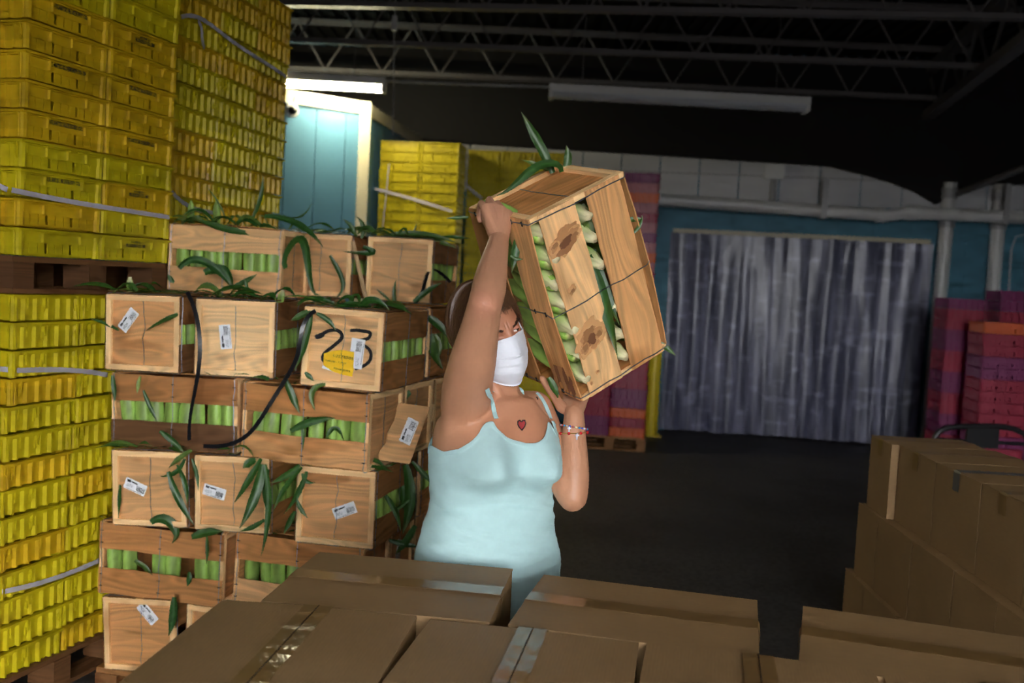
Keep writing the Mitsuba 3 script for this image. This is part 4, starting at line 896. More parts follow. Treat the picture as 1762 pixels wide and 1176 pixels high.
for pts, Y, w, lb, g, hue, dY in (
    ([(430, 402), (380, 392), (330, 374)], 4.08, 0.030, 'broad corn leaf lying across the upper slat of the top left crate', G1, 0.05, None),
    ([(432, 380), (446, 350), (452, 300)], 4.2, 0.020, 'upright corn leaf spike standing above the top left crate', G1, 0.05, None),
    ([(390, 380), (376, 350), (352, 318)], 4.2, 0.008, 'very thin corn leaf rising before the yellow trays', G1, 0.3, None),
    ([(455, 372), (510, 385), (556, 426)], 4.15, 0.030, 'long corn leaf drooping off the right of the top left crate', G1, 0.0, [0, -.02, -.06]),
    ([(486, 372), (520, 372), (536, 350)], 4.3, 0.014, 'curled corn leaf tip above the half hidden crate', G1, 0.1, None),
    ([(492, 462), (500, 425), (516, 412), (530, 450), (550, 508)], 3.98, 0.036, 'folded dark corn leaf hanging like an upturned V beside the top left crate', G1, 0.02, [0, 0, -.02, -.05, -.06]),
    ([(568, 440), (582, 465), (590, 490), (575, 515)], 4.33, 0.022, 'drooping corn leaf before the half hidden crate of the top tier', G1, 0.02, None),
    ([(625, 425), (640, 432), (590, 433)], 4.3, 0.03, 'dark corn leaf crossing the loose stick', G1, 0.0, None),
    ([(612, 405), (600, 385), (590, 378)], 4.4, 0.02, 'small corn leaf pointing left above the loose stick', G1, 0.1, None),
    ([(622, 410), (625, 390), (612, 372)], 4.4, 0.022, 'corn leaf tuft standing above the loose stick', G1, 0.05, None),
    ([(708, 410), (714, 395), (718, 384)], 4.45, 0.010, 'thin corn leaf standing on the streaky-ended top crate', G1, 0.1, None),
    ([(660, 408), (720, 404), (786, 418)], 4.4, 0.035, 'long corn leaf flat on the streaky-ended top crate', G1, 0.1, None),
    ([(700, 408), (745, 414), (788, 428)], 4.42, 0.03, 'second flat corn leaf on the streaky-ended top crate', G1, 0.2, None),
    ([(680, 530), (678, 505), (682, 482)], 4.28, 0.018, 'upright corn leaf before the streaky-ended top crate', G1, 0.05, None),
    ([(672, 520), (660, 508), (648, 498)], 4.28, 0.012, 'small slanted corn leaf before the streaky-ended top crate', G1, 0.1, None),
    ([(308, 462), (335, 447), (370, 462), (402, 500)], 3.9, 0.032, 'arched corn leaf lying on the lower slat of the top left crate', G2, 0.0, None),
    ([(352, 470), (380, 465), (402, 498)], 3.92, 0.045, 'broad dark corn leaf below the top left crate', G2, 0.0, None),
    ([(398, 496), (420, 486), (442, 472)], 3.85, 0.022, 'corn leaf pointing right below the top left crate', G2, 0.05, None),
    ([(427, 503), (424, 490), (420, 478)], 3.8, 0.014, 'short upright corn leaf above the pale-ended crate', G2, 0.1, None),
    ([(300, 486), (292, 478), (289, 472)], 3.85, 0.02, 'corn leaf at the lower corner of the top left crate', G2, 0.05, None),
    ([(306, 541), (283, 552), (250, 570)], 3.52, 0.020, 'corn leaf lying across the end of the crate with the slanted label', G2, 0.05, None),
    ([(204, 569), (178, 556), (154, 548)], 3.60, 0.014, 'dark corn leaf reaching over the yellow trays from the second tier', G2, 0.0, None),
    ([(535, 535), (528, 580), (506, 640)], 3.40, 0.024, 'corn leaf hanging down the left edge of the crate numbered 23', G2, 0.05, None),
    ([(545, 540), (560, 548), (578, 570)], 3.40, 0.018, 'corn leaf slanting over the top corner of the crate numbered 23', G2, 0.02, None),
    ([(530, 535), (515, 545), (500, 552)], 3.42, 0.024, 'corn leaf pointing left at the corner of the crate numbered 23', G2, 0.1, None),
    ([(525, 641), (532, 648), (540, 656)], 3.43, 0.016, 'small corn leaf in the lower left corner of the crate numbered 23', G2, 0.0, None),
    ([(731, 545), (755, 560), (772, 582)], 3.92, 0.035, 'corn leaf drooping right off the crate numbered 23', G2, 0.05, None),
    ([(733, 560), (742, 600), (762, 636)], 3.95, 0.050, 'broad corn leaf hanging behind the raised arm', G2, 0.12, None),
    ([(740, 570), (754, 590), (752, 622)], 4.0, 0.025, 'light corn leaf hanging behind the raised arm', G2, 0.4, None),
    ([(712, 520), (738, 500), (762, 486)], 4.1, 0.025, 'dark corn leaf reaching right above the crate numbered 23', G2, 0.0, None),
    ([(492, 655), (502, 680), (516, 712)], 3.45, 0.026, 'corn leaf hanging on the upper slat below number 23', G3, 0.05, None),
    ([(560, 662), (541, 670), (543, 708)], 3.42, 0.022, 'light corn leaf bent over the edge below number 23', G3, 0.3, None),
    ([(500, 742), (530, 728), (577, 720)], 3.44, 0.028, 'corn leaf lying across the ears of the crate below number 23', G3, 0.02, None),
    ([(562, 752), (575, 738), (592, 760)], 3.44, 0.018, 'bent corn leaf over the lower slat of the crate below number 23', G3, 0.05, None),
    ([(520, 730), (522, 750), (520, 778)], 3.44, 0.008, 'narrow corn leaf stripe on the lower slat below number 23', G3, 0.0, None),
    ([(247, 672), (258, 700), (271, 728)], 3.52, 0.016, 'thin corn leaf hanging across the gap of the dark-slatted crate', G3, 0.03, None),
    ([(242, 648), (238, 662), (236, 678)], 3.55, 0.014, 'dry pale husk strip on the upper slat of the dark-slatted crate', G3, 0.95, None),
    ([(193, 646), (196, 668), (198, 692)], 3.6, 0.018, 'dark corn leaf hanging at the left corner of the third tier', G3, 0.0, None),
    ([(275, 742), (300, 762), (318, 780)], 3.5, 0.022, 'corn leaf running down to the gap between two fourth-tier crates', G3, 0.02, None),
    ([(330, 775), (308, 790), (290, 806)], 3.48, 0.020, 'pale corn leaf tip over the left crate of the fourth tier', G4, 0.35, None),
    ([(318, 790), (300, 815), (276, 820)], 3.47, 0.018, 'corn leaf bent left over the left crate of the fourth tier', G4, 0.0, None),
    ([(290, 812), (303, 850), (334, 904)], 3.46, 0.026, 'long corn leaf hanging between the left and middle fourth-tier crates', G4, 0.02, None),
    ([(305, 800), (318, 830), (322, 870)], 3.48, 0.02, 'second corn leaf hanging between the left and middle fourth-tier crates', G4, 0.03, None),
    ([(207, 835), (206, 860), (204, 893)], 3.58, 0.016, 'corn leaf along the left rail of the left fourth-tier crate', G4, 0.02, None),
    ([(330, 790), (338, 815), (341, 845)], 3.5, 0.014, 'corn leaf along the left rail of the middle fourth-tier crate', G4, 0.02, None),
    ([(450, 790), (430, 825), (403, 866)], 3.42, 0.026, 'corn leaf slanting left in the tuft beside the middle fourth-tier crate', G4, 0.03, None),
    ([(452, 800), (440, 850), (412, 910)], 3.40, 0.036, 'broad long corn leaf in the tuft beside the middle fourth-tier crate', G4, 0.04, [0, -.03, -.05]),
    ([(456, 800), (462, 850), (449, 958)], 3.39, 0.022, 'longest corn leaf hanging below the fourth tier', G4, 0.03, None),
    ([(462, 808), (456, 850), (458, 880)], 3.44, 0.02, 'corn leaf hanging straight in the fourth-tier tuft', G4, 0.03, None),
    ([(515, 800), (490, 820), (465, 832)], 3.42, 0.024, 'corn leaf pointing left at the top of the fourth-tier tuft', G4, 0.06, None),
    ([(520, 805), (495, 835), (470, 880)], 3.40, 0.022, 'corn leaf crossing before the ears of the middle fourth-tier crate', G4, 0.04, None),
    ([(528, 812), (512, 850), (488, 885)], 3.38, 0.020, 'corn leaf at the left rail of the right fourth-tier crate', G4, 0.02, None),
    ([(440, 792), (425, 800), (418, 806)], 3.45, 0.03, 'short corn leaf on the top rail of the middle fourth-tier crate', G4, 0.02, None),
    ([(520, 815), (530, 830), (543, 830)], 3.39, 0.014, 'small corn leaf on the top rail of the right fourth-tier crate', G4, 0.05, None),
    ([(510, 860), (520, 880), (530, 892)], 3.4, 0.016, 'corn leaf on the left rail of the right fourth-tier crate', G4, 0.03, None),
    ([(508, 880), (495, 905), (488, 920)], 3.42, 0.02, 'corn leaf at the foot of the right fourth-tier crate', G4, 0.03, None),
    ([(455, 895), (440, 905), (412, 915)], 3.42, 0.018, 'corn leaf lying along the bottom rail of the middle fourth-tier crate', G5, 0.04, None),
    ([(260, 900), (290, 897), (302, 912), (296, 935)], 3.56, 0.036, 'folded corn leaf hanging over the smeared upper slat', G5, 0.03, None),
    ([(330, 925), (352, 918), (384, 916)], 3.52, 0.032, 'corn leaf lying on the upper slat of the fifth tier', G5, 0.05, None),
    ([(356, 922), (357, 945), (355, 972)], 3.52, 0.014, 'thin corn leaf hanging over the smeared upper slat', G5, 0.03, None),
    ([(232, 965), (250, 978), (262, 990)], 3.58, 0.02, 'corn leaf stalk among the ears of the smeared crate', G5, 0.2, None),
    ([(325, 985), (325, 1000), (322, 1010)], 3.56, 0.02, 'dark corn leaf among the ears of the smeared crate', G5, 0.0, None),
    ([(300, 1028), (298, 1060), (290, 1095)], 3.55, 0.03, 'dark corn leaf beside the bottom left crate', G5, 0.0, None),
    ([(697, 800), (705, 850), (692, 920)], 3.72, 0.045, 'broad corn leaf hanging below the loose panel', G4, 0.03, None),
    ([(690, 800), (690, 840), (700, 890)], 3.75, 0.030, 'corn leaf hanging behind the loose panel', G4, 0.02, None),
    ([(708, 795), (728, 815), (748, 836)], 3.7, 0.022, 'corn leaf pointing to the woman below the loose panel', G4, 0.05, None),
    ([(660, 850), (680, 880), (690, 915)], 3.62, 0.022, 'corn leaf on the side of the right fourth-tier crate', G4, 0.03, None),
    ([(705, 860), (685, 875), (655, 895)], 3.66, 0.016, 'thin corn leaf slanting on the side of the right fourth-tier crate', G4, 0.06, None),
    ([(670, 930), (700, 938), (725, 942)], 3.7, 0.022, 'corn leaf low beside the woman', G5, 0.02, None),
    ([(715, 905), (700, 930), (680, 955)], 3.7, 0.03, 'dark corn leaf low behind the woman', G5, 0.02, None),
    ([(706, 675), (690, 690), (682, 730)], 3.75, 0.035, 'dark corn leaf behind the top of the loose panel', G3, 0.0, None)):
    leaf_px(pts, Y, w, lb, g, hue, dY)
# loose leaves strewn on the tops of the crates
rl = np.random.default_rng(77)
for n, cnt, where, g, spread in (('C1', 16, 'the lengthwise top-tier crate', G1, 1.0), ('C3', 6, 'the half hidden top crate', G1, 0.8), ('C4', 10, 'the streaky-ended top crate', G1, 0.6), ('C5', 8, 'the crate with the slanted label', G2, 0.7), ('C6', 10, 'the pale-ended crate', G2, 0.8),
                       ('C7', 12, 'the crate numbered 23', G2, 0.7), ('C8', 5, 'the dark-slatted lengthwise crate', G3, 0.4), ('C9', 6, 'the lengthwise crate below number 23', G3, 0.5), ('C10', 5, 'the left fourth-tier crate', G4, 0.4), ('C11', 7, 'the middle fourth-tier crate', G4, 0.6), ('C12', 7, 'the right fourth-tier crate', G4, 0.5), ('B12', 6, 'the back right fourth-tier crate', G4, 0.6)):
    k, M = CRATES[n]; lng = CT[n][0] == 'l' if n in CT else False
    fxs = np.sort(rl.uniform(0.05, 0.95, cnt))
    for i in range(cnt):
        fx = fxs[i]; dep = rl.uniform(0.0, 0.14) * (1 if i % 2 else 0.3)
        f = (lambda u, d, h: (M @ [CW - d, u * CL, CHT + h, 1])[:3]) if lng else (lambda u, d, h: (M @ [u * CW, d, CHT + h, 1])[:3])
        ln_ = rl.uniform(0.05, 0.17) / (CL if lng else CW) * rl.choice([-1, 1]); h0 = 0.014
        hi = rl.uniform(0.0, 0.05) * spread
        leaf([f(fx, dep, h0), f(fx + ln_ * 0.5, dep - 0.02 * rl.random(), h0 + hi), f(fx + ln_, dep - rl.uniform(-0.02, 0.05), h0 + rl.uniform(-0.035, 0.02) * spread)], rl.uniform(0.012, 0.03), f'loose corn leaf, {NTH[i]} from the left, on top of {where}', f'loose corn leaves on {where}', rl.choice([0, 0.03, 0.08, 0.3]), face=[0.1, -0.5, 0.9])
# small shreds of husk and leaf between the tiers: nobody could count them
for nm, names_, cnt in (('top tier', ('C1', 'C3', 'C4'), 70), ('second tier', ('C5', 'C6', 'C7'), 110), ('third tier', ('C8', 'C9'), 60), ('fourth tier', ('C10', 'C11', 'C12'), 70), ('fifth tier', ('C13', 'C14'), 40)):
    VV, FF, CC, at_ = [], [], [], 0
    for n in names_:
        k, M = CRATES[n]; lng = CT[n][0] == 'l'
        for _ in range(cnt):
            u = rl.uniform(0.02, 0.98); dp = rl.uniform(-0.012, 0.20) if rl.random() < 0.6 else rl.uniform(-0.014, 0.03)
            a = rl.uniform(0, 6.28); L_ = rl.uniform(0.02, 0.075); w_ = rl.uniform(0.003, 0.010); z0 = CHT + 0.010 + rl.uniform(0, 0.010); dz = rl.uniform(-0.25, 0.25)
            c0 = np.array([CW - dp, u * CL, z0]) if lng else np.array([u * CW, dp, z0])
            dr_ = np.array([math.cos(a), math.sin(a) * 0.7, dz]); sd_ = np.array([-math.sin(a), math.cos(a), 0.3 * rl.normal()])
            P = [c0 - dr_ * L_ / 2, c0 - dr_ * L_ * 0.1 + sd_ * w_ / 2, c0 + dr_ * L_ / 2, c0 - dr_ * L_ * 0.1 - sd_ * w_ / 2]
            P = [(M @ np.r_[p, 1])[:3] for p in P]
            VV += P; FF += [[at_, at_ + 1, at_ + 3], [at_ + 1, at_ + 2, at_ + 3]]; at_ += 4
            g = np.array([0.014, 0.055, 0.008]) * rl.uniform(0.5, 1.5) if rl.random() < 0.85 else np.array([0.28, 0.24, 0.10]) * rl.uniform(0.6, 1.2)
            CC += [g] * 4
    key = num('leaf_litter'); scene[key] = mikit.ply((np.array(VV), np.array(FF)), 'plant', False, color=np.array(CC)); tag(key, f'dark shreds of corn leaf strewn over the {nm} of crates', 'leaf litter', kind='stuff')
# pale trimmed butts sticking out between the crates
for x, y, Y, d, lb in ((225, 486, 3.75, (0.1, -0.3, 1), 'pale trimmed corn stalk standing on the crate with the slanted label'), (484, 508, 3.7, (0.2, -0.2, 1), 'pale trimmed corn stalk standing on the pale-ended crate'), (330, 392, 4.3, (0, -0.2, 1), 'corn ear standing up at the left of the top tier'), (372, 390, 4.3, (0.1, -0.2, 1), 'corn ear standing up in the middle of the top left crate'), (668, 806, 3.62, (0.9, -0.5, 0.3), 'pale corn butt on the side of the right fourth-tier crate')):
    p = atY(x, y, Y); bx, by, bz = basis(d); key = num('corn_ear'); sc = 0.28 if y in (486, 508) else 0.5
    dd = -1 if y in (486, 508, 806) else 1
    put(key, BUTTS[used['corn_ear'] % 4] if dd < 0 else EARS[2], frame(p - (bz * 0.235 * sc * 0 if dd > 0 else -bz * 0.235 * sc * 0.9), bx * sc * 1.1, by * sc * 1.1, bz * sc) if dd > 0 else frame(p + bz * 0.02, bx * 0.5, -by * 0.5, -bz * 0.35)); tag(key, lb, 'corn ear')

# black strapping hanging from the crates
for pts, lb, Y in (([(322, 503), (338, 545), (344, 600), (338, 660), (328, 715), (326, 758)], 'black plastic strap hanging between the left and pale-ended crates', [3.5, 3.47, 3.46, 3.48, 3.49, 3.47]), ([(543, 535), (522, 560), (512, 610), (490, 655), (462, 700), (430, 745), (395, 765), (350, 768)], 'twisted black strap looping down from the crate numbered 23', [3.4, 3.37, 3.37, 3.39, 3.4, 3.43, 3.47, 3.5]), ([(690, 528), (722, 512), (730, 490), (775, 486)], 'black strap over the side of the streaky-ended top crate', [4.28, 4.26, 4.28, 4.45])):
    P = spline([atY(x, y, d) for (x, y), d in zip(pts, Y)], 50); N = np.array([[0.5 * math.sin(i * 0.12), -1, 0.2 * math.cos(i * 0.1)] for i in range(50)])
    tag(add(num('black_strap'), Acc().ribbon(P, N, 0.014, 0.001), 'black_strapping'), lb, 'strap')
# ------------------------------------------------------------------ cardboard boxes
def carton(o, ang, L, D, h, label, group, lift=0.0, seam='x', tape=True, seed=0, grey=False):
    """carton with near-left bottom corner o, L along the angle ang, D to its left, lid flaps meeting along the seam"""
    M = rotz(np.asarray(o, float), ang); rg = np.random.default_rng(seed)
    k = tag(num('cardboard_box'), label, 'box', group)
    r = 0.004
    bd = Acc()
    def off(V):
        c = np.array([L / 2, D / 2]); d = V[:, :2] - c; b = 1 + 0.006 * np.sin(np.clip(V[:, 2] / h, 0, 1) * math.pi)
        V = V.copy(); V[:, :2] = c + d * b[:, None]; return V
    for i in range(4):
        z0, z1 = (h - 0.003) * i / 4, (h - 0.003) * (i + 1) / 4
        bd.box([r * 0.3, r * 0.3, z0], [L - r * 0.3, D - r * 0.3, z1], 2 if False else 0, 0.2, seed, off=off)
    add(k + '__body', bd, 'cardboard', M)
    g = 0.0012
    for i in (0, 1):
        lo, hi = ([0, 0, 0], [L, D / 2 - g, 0]) if seam == 'x' else ([0, 0, 0], [L / 2 - g, D, 0])
        if i: lo, hi = ([0, D / 2 + g, 0], [L, D, 0]) if seam == 'x' else ([L / 2 + g, 0, 0], [L, D, 0])
        z = h - 0.0035; up_ = rg.uniform(0.0, 0.004)
        def fo(V, i=i, up_=up_):
            V = V.copy(); t = (V[:, 1] / D if seam == 'x' else V[:, 0] / L); t = 1 - abs(t - 0.5) * 2; V[:, 2] += up_ * t; return V
        add(part(k, 'flap'), Acc().box([lo[0], lo[1], z], [hi[0], hi[1], h], 0 if seam == 'x' else 1, 0.2, seed + 3 * i, M=None, off=fo), 'cardboard', M)
    if tape:
        w = 0.028; n = 24; A = Acc(); zt = h + 0.0045
        rr = lambda: rg.uniform(-0.0006, 0.0006)
        if seam == 'x': P = [[-0.003, D / 2, h - 0.07], [-0.003, D / 2, h - 0.003]] + [[L * q, D / 2, zt + rr()] for q in np.linspace(0.002, 0.998, n)] + [[L + 0.003, D / 2, h - 0.003], [L + 0.003, D / 2, h - 0.07]]; N = [[-1, 0, 0]] * 2 + [[0, 0, 1]] * n + [[1, 0, 0]] * 2
        else: P = [[L / 2, -0.003, h - 0.07], [L / 2, -0.003, h - 0.003]] + [[L / 2, D * q, zt + rr()] for q in np.linspace(0.002, 0.998, n)] + [[L / 2, D + 0.003, h - 0.003], [L / 2, D + 0.003, h - 0.07]]; N = [[0, -1, 0]] * 2 + [[0, 0, 1]] * n + [[0, 1, 0]] * 2
        A.ribbon(P, N, 2 * w, 0.0004)
        add(k + '__tape', A, 'tape' if not grey else 'grey_tape', M); 
        if grey is False and seam == 'y': add(k + '__seam', Acc().ribbon([[L / 2, D * q, zt + 0.0012] for q in np.linspace(0.0, 0.999, 12)], [[0, 0, 1]] * 12, 0.003, 0.0003), 'seam_dark', M); labels[k + '__seam'] = {'label': 'dark flap seam showing through the tape'}
        labels[k + '__tape'] = {'label': 'glossy brown packing tape' if not grey else 'grey packing tape'}
    return k
BH = 0.30; ZT_ = 1.0
def quad(p, q): return math.atan2(q[1] - p[1], q[0] - p[0])
GB = 'cardboard boxes in the foreground'
def from_back(bl, br, D, gapx=0.0):
    """near-left corner, angle and length from the two far corners of the lid"""
    a = quad(bl, br); l = np.array([-math.sin(a), math.cos(a)]); return np.array([bl[0], bl[1]]) - l * D, a, math.hypot(br[0] - bl[0], br[1] - bl[1])
def px(x, y, z=ZT_): return atz(x, y, z)
BOXES = []
oA, aA, LA = from_back(px(551, 949), px(883, 978), 0.372)
BOXES.append(('A', oA, aA, LA, 0.366, 'x', 'cardboard box behind the big front one, left of the woman, with gleaming tape'))
oF, aF, LF = from_back(px(937, 988), px(1303, 1032), 0.355)
BOXES.append(('F', oF, aF, LF, 0.350, 'x', 'cardboard box right of the woman, its tape running across with a bright streak'))
oB, aB, LB = from_back(px(384, 1032), px(718, 1061), 0.45)
BOXES.append(('B', oB, aB, LB, 0.448, 'y', 'large cardboard box at the lower left with tape running towards the camera'))
bC = px(741, 1066), px(1100, 1103); oC, aC, LC = from_back(*bC, 0.45); aC -= 0.025; oC = bC[0][:2] - np.array([-math.sin(aC), math.cos(aC)]) * 0.45
BOXES.append(('C', oC, aC, LC, 0.45, 'y', 'cardboard box in the front row, second from the left'))
bD = px(1113, 1107), px(1507, 1163); oD, aD, LD = from_back(*bD, 0.45); aD += 0.055; oD = bD[0][:2] - np.array([-math.sin(aD), math.cos(aD)]) * 0.45
BOXES.append(('D', oD, aD, LD, 0.45, 'y', 'cardboard box in the front row, third from the left'))
e = np.array([math.cos(aD), math.sin(aD)])
BOXES.append(('E', oD + e * (LD + 0.012), aD, 0.39, 0.45, 'y', 'cardboard box at the right end of the front row, cut by the picture edge'))
g0 = px(1382, 1042); g1 = px(1762, 1096); aG = quad(g0, g1); lG = np.array([-math.sin(aG), math.cos(aG)]); oG = g0[:2] - lG * 0.355
BOXES.append(('G', oG, aG, 0.46, 0.35, 'x', 'cardboard box at the lower right in front of the right-hand box stack'))
SHORT = dict(A='box with gleaming tape', F='box right of the woman', B='big front-left box', C='second front-row box', D='third front-row box', E='right end front-row box', G='lower right box')
for n, o, a, L, D, sm, lb in BOXES:
    carton([o[0], o[1], ZT_ - BH], a, L, D, BH, lb, GB, seam=sm, seed=ord(n))
    for j in (1, 2):
        carton([o[0] + 0.002 * j, o[1], ZT_ - BH * (j + 1) - 0.006 * j], a, L, D, BH, f'cardboard box in the {["second", "third"][j - 1]} layer under the {SHORT[n]}', 'cardboard boxes in the lower layers of the foreground', seam=sm, tape=False, seed=ord(n) + j)
pallet('pallet', np.array([-0.72, 1.42]), aA, 0.98, 0.92, 0.0, 'wooden pallet under the left foreground boxes', 0.085, 0.35)
pallet('pallet', np.array([0.30, 1.30]), aF, 0.92, 0.86, 0.0, 'wooden pallet under the right foreground boxes', 0.085, 0.35)

# stack of boxes at the right
GR = 'cardboard boxes of the right-hand stack'
zr, hr = 1.05, 0.325
q = [atz(x, y, zr) for x, y in ((1547, 765), (1606, 794), (1682, 830), (1770, 868))]
far_ = atz(1523, 750, zr)
ar = quad(q[3], q[0])                      # direction away from the camera
ee = np.array([math.cos(ar), math.sin(ar)]); rr_ = np.array([ee[1], -ee[0]])
edges = [far_[:2] + ee * 0.02] + [p[:2] for p in q] + [q[3][:2] - ee * 0.42]
for tier in range(3):
    z0 = zr - hr * (tier + 1); sh = -0.045 * (tier > 0) - 0.02 * (tier > 1)
    for i in range(5):
        a_, b_ = edges[i], edges[i + 1]; Lx = abs((a_ - b_) @ ee) - (0.008 if i in (1, 2, 3) else 0.003)
        base = q[3][:2] + ee * ((b_ - q[3][:2]) @ ee) + rr_ * sh + rr_ * (-0.03 if i == 0 and tier == 0 else 0) + ee * (0.06 * tier)
        carton([base[0] + 0.36 * rr_[0] * 0, base[1], z0], ar - math.pi / 2 + 0.0, 0.40, Lx, hr - 0.003, f'cardboard box, right-hand stack, {["top", "middle", "bottom"][tier]} layer, {["farthest", "second farthest", "third farthest", "second nearest", "nearest"][i]} from camera', GR, seam='x', seed=200 + tier * 7 + i, tape=(tier == 0), grey=(i == 2))
pallet('pallet', q[3][:2] - ee * 0.40 + rr_ * -0.06, ar - math.pi / 2, 0.5, 1.7, 0.0, 'wooden pallet under the right-hand box stack', zr - 3 * hr - 0.001, 0.3)

# hand truck hoop behind the right-hand stack
k = tag('hand_truck', 'black hand truck whose hoop handle rises behind the right-hand boxes', 'hand truck')
P = [atY(1606, 800, 6.2), atY(1607, 757, 6.2), atY(1618, 742, 6.2), atY(1645, 735, 6.2), atY(1700, 734, 6.2), atY(1748, 740, 6.2), atY(1768, 752, 6.2), atY(1772, 800, 6.2)]
Ph = spline(P, 40); base = [[Ph[0][0], 6.2, 0.1]], [[Ph[-1][0], 6.2, 0.1]]
add(k + '__handle', Acc().tube(np.vstack([base[0], Ph, base[1]]), 0.018, 10), 'black_plastic', smooth=40)
c = atY(1690, 752, 6.2)
add(k + '__grip_plate', Acc().box(c - [0.10, 0.012, 0.07], c + [0.10, 0.012, 0.06]), 'black_plastic')
for i in range(3):
    z = 0.25 + 0.28 * i; add(part(k, 'crossbar'), Acc().cyl([Ph[0][0], 6.2, z], [Ph[-1][0], 6.2, z], 0.012, 8), 'black_plastic')
add(k + '__toe_plate', Acc().box([Ph[0][0], 5.98, 0.0], [Ph[-1][0], 6.2, 0.012]), 'black_plastic')
for x in (Ph[0][0], Ph[-1][0]):
    add(part(k, 'wheel'), Acc().cyl([x - 0.025, 6.27, 0.11], [x + 0.025, 6.27, 0.11], 0.11, 20), 'black_plastic')
# ------------------------------------------------------------------ the woman
person = tag('person', 'woman in a pale aqua tank top and white face mask lifting a corn crate', 'person')
def to_mani(V, F):
    F = np.asarray(F); F = np.vstack([F[:, [0, 1, 2]], F[:, [0, 2, 3]]]) if F.shape[1] == 4 else F
    return Manifold(Mesh(vert_properties=np.ascontiguousarray(V, np.float32), tri_verts=np.ascontiguousarray(F, np.uint32)))
def ball(p, r, n=28): return Manifold.sphere(float(r), n).translate([float(v) for v in p])
def chain(P, n=28):
    out = []
    for (a, ra), (b, rb) in zip(P[:-1], P[1:]): out.append(Manifold.batch_hull([ball(a, ra, n), ball(b, rb, n)]))
    return Manifold.batch_boolean(out, m3.OpType.Add)

PSI = math.radians(27)
ELAT, EFRO = np.array([math.cos(PSI), math.sin(PSI), 0]), np.array([math.sin(PSI), -math.cos(PSI), 0])
YB = 2.475
from scipy.interpolate import PchipInterpolator
# photograph rows: left and right edge of the trunk (breast left out)
rows = [(676, 836, 905, 0.075), (700, 792, 928, 0.088), (726, 756, 945, 0.098), (760, 748, 950, 0.104), (800, 747, 944, 0.106), (835, 750, 940, 0.104), (868, 753, 941, 0.106), (900, 742, 944, 0.112), (930, 731, 950, 0.120), (960, 724, 956, 0.126), (995, 722, 954, 0.124), (1040, 726, 944, 0.118), (1090, 732, 936, 0.112)]
tz, tcx, tcy, ta, tb = [], [], [], [], []
for y, l, r, b in rows:
    A, B = atY(l, y, YB), atY(r, y, YB); c = (A + B) / 2; hw = np.linalg.norm(B - A) / 2
    a = math.sqrt(max(hw ** 2 - (b * math.sin(PSI)) ** 2, 0.0025)) / math.cos(PSI)
    tz.append(c[2]); tcx.append(c[0]); tcy.append(c[1]); ta.append(a); tb.append(b)
o = np.argsort(tz); I = lambda v: PchipInterpolator(np.array(tz)[o], np.array(v)[o], extrapolate=True)
fX, fY, fA, fB_ = I(tcx), I(tcy), I(ta), I(tb)
ZBUST, ZBEL = atY(860, 793, YB)[2], atY(860, 945, YB)[2]
def trunk(th, z, off=0.0, bust=1.0):
    """a point of the trunk: th = 0 her left, 90 deg her front"""
    c, s = np.cos(th), np.sin(th); p = 2.0 / 2.35
    la = (fA(z) + off) * np.sign(c) * np.abs(c) ** p; fr = (fB_(z) + off) * np.sign(s) * np.abs(s) ** p
    front = np.clip(s, 0, 1) ** 0.6
    for sg in (1, -1):
        dz = z - ZBUST; sz = np.where(dz > 0, 0.082, 0.046)
        fr = fr + bust * 0.104 * np.exp(-((la - sg * 0.082) / 0.066) ** 2 - (dz / sz) ** 2) * front
    fr = fr + 0.030 * np.exp(-(la / 0.13) ** 2 - ((z - ZBEL) / 0.075) ** 2) * front
    return np.stack([fX(z) + ELAT[0] * la + EFRO[0] * fr, fY(z) + ELAT[1] * la + EFRO[1] * fr, z + 0 * th], -1)
ZLO, ZHI = atY(850, 1085, YB)[2], atY(870, 680, YB)[2]
nz, nt = 60, 72
zz, tt = np.meshgrid(np.linspace(ZLO, ZHI, nz), np.arange(nt) * 2 * math.pi / nt, indexing='ij')
V = trunk(tt, zz).reshape(-1, 3); V = np.vstack([V, trunk(tt, zz)[0].mean(0), trunk(tt, zz)[-1].mean(0)])
F = [[i * nt + j, i * nt + (j + 1) % nt, (i + 1) * nt + (j + 1) % nt] for i in range(nz - 1) for j in range(nt)] + [[i * nt + j, (i + 1) * nt + (j + 1) % nt, (i + 1) * nt + j] for i in range(nz - 1) for j in range(nt)]
F += [[len(V) - 2, (j + 1) % nt, j] for j in range(nt)] + [[len(V) - 1, (nz - 1) * nt + j, (nz - 1) * nt + (j + 1) % nt] for j in range(nt)]
F = [f[::-1] for f in F]
TRUNK = to_mani(V, F)

# the carried crate's place (see the crate section): used for the hands
KB = np.array([0.025, 2.311, 1.796])
K1 = unit([0.763, 0.441, 0.472]); K2 = unit(np.array([-0.558, 0.819, 0.137]) - K1 * (np.array([-0.558, 0.819, 0.137]) @ K1)); K3 = np.cross(K1, K2)

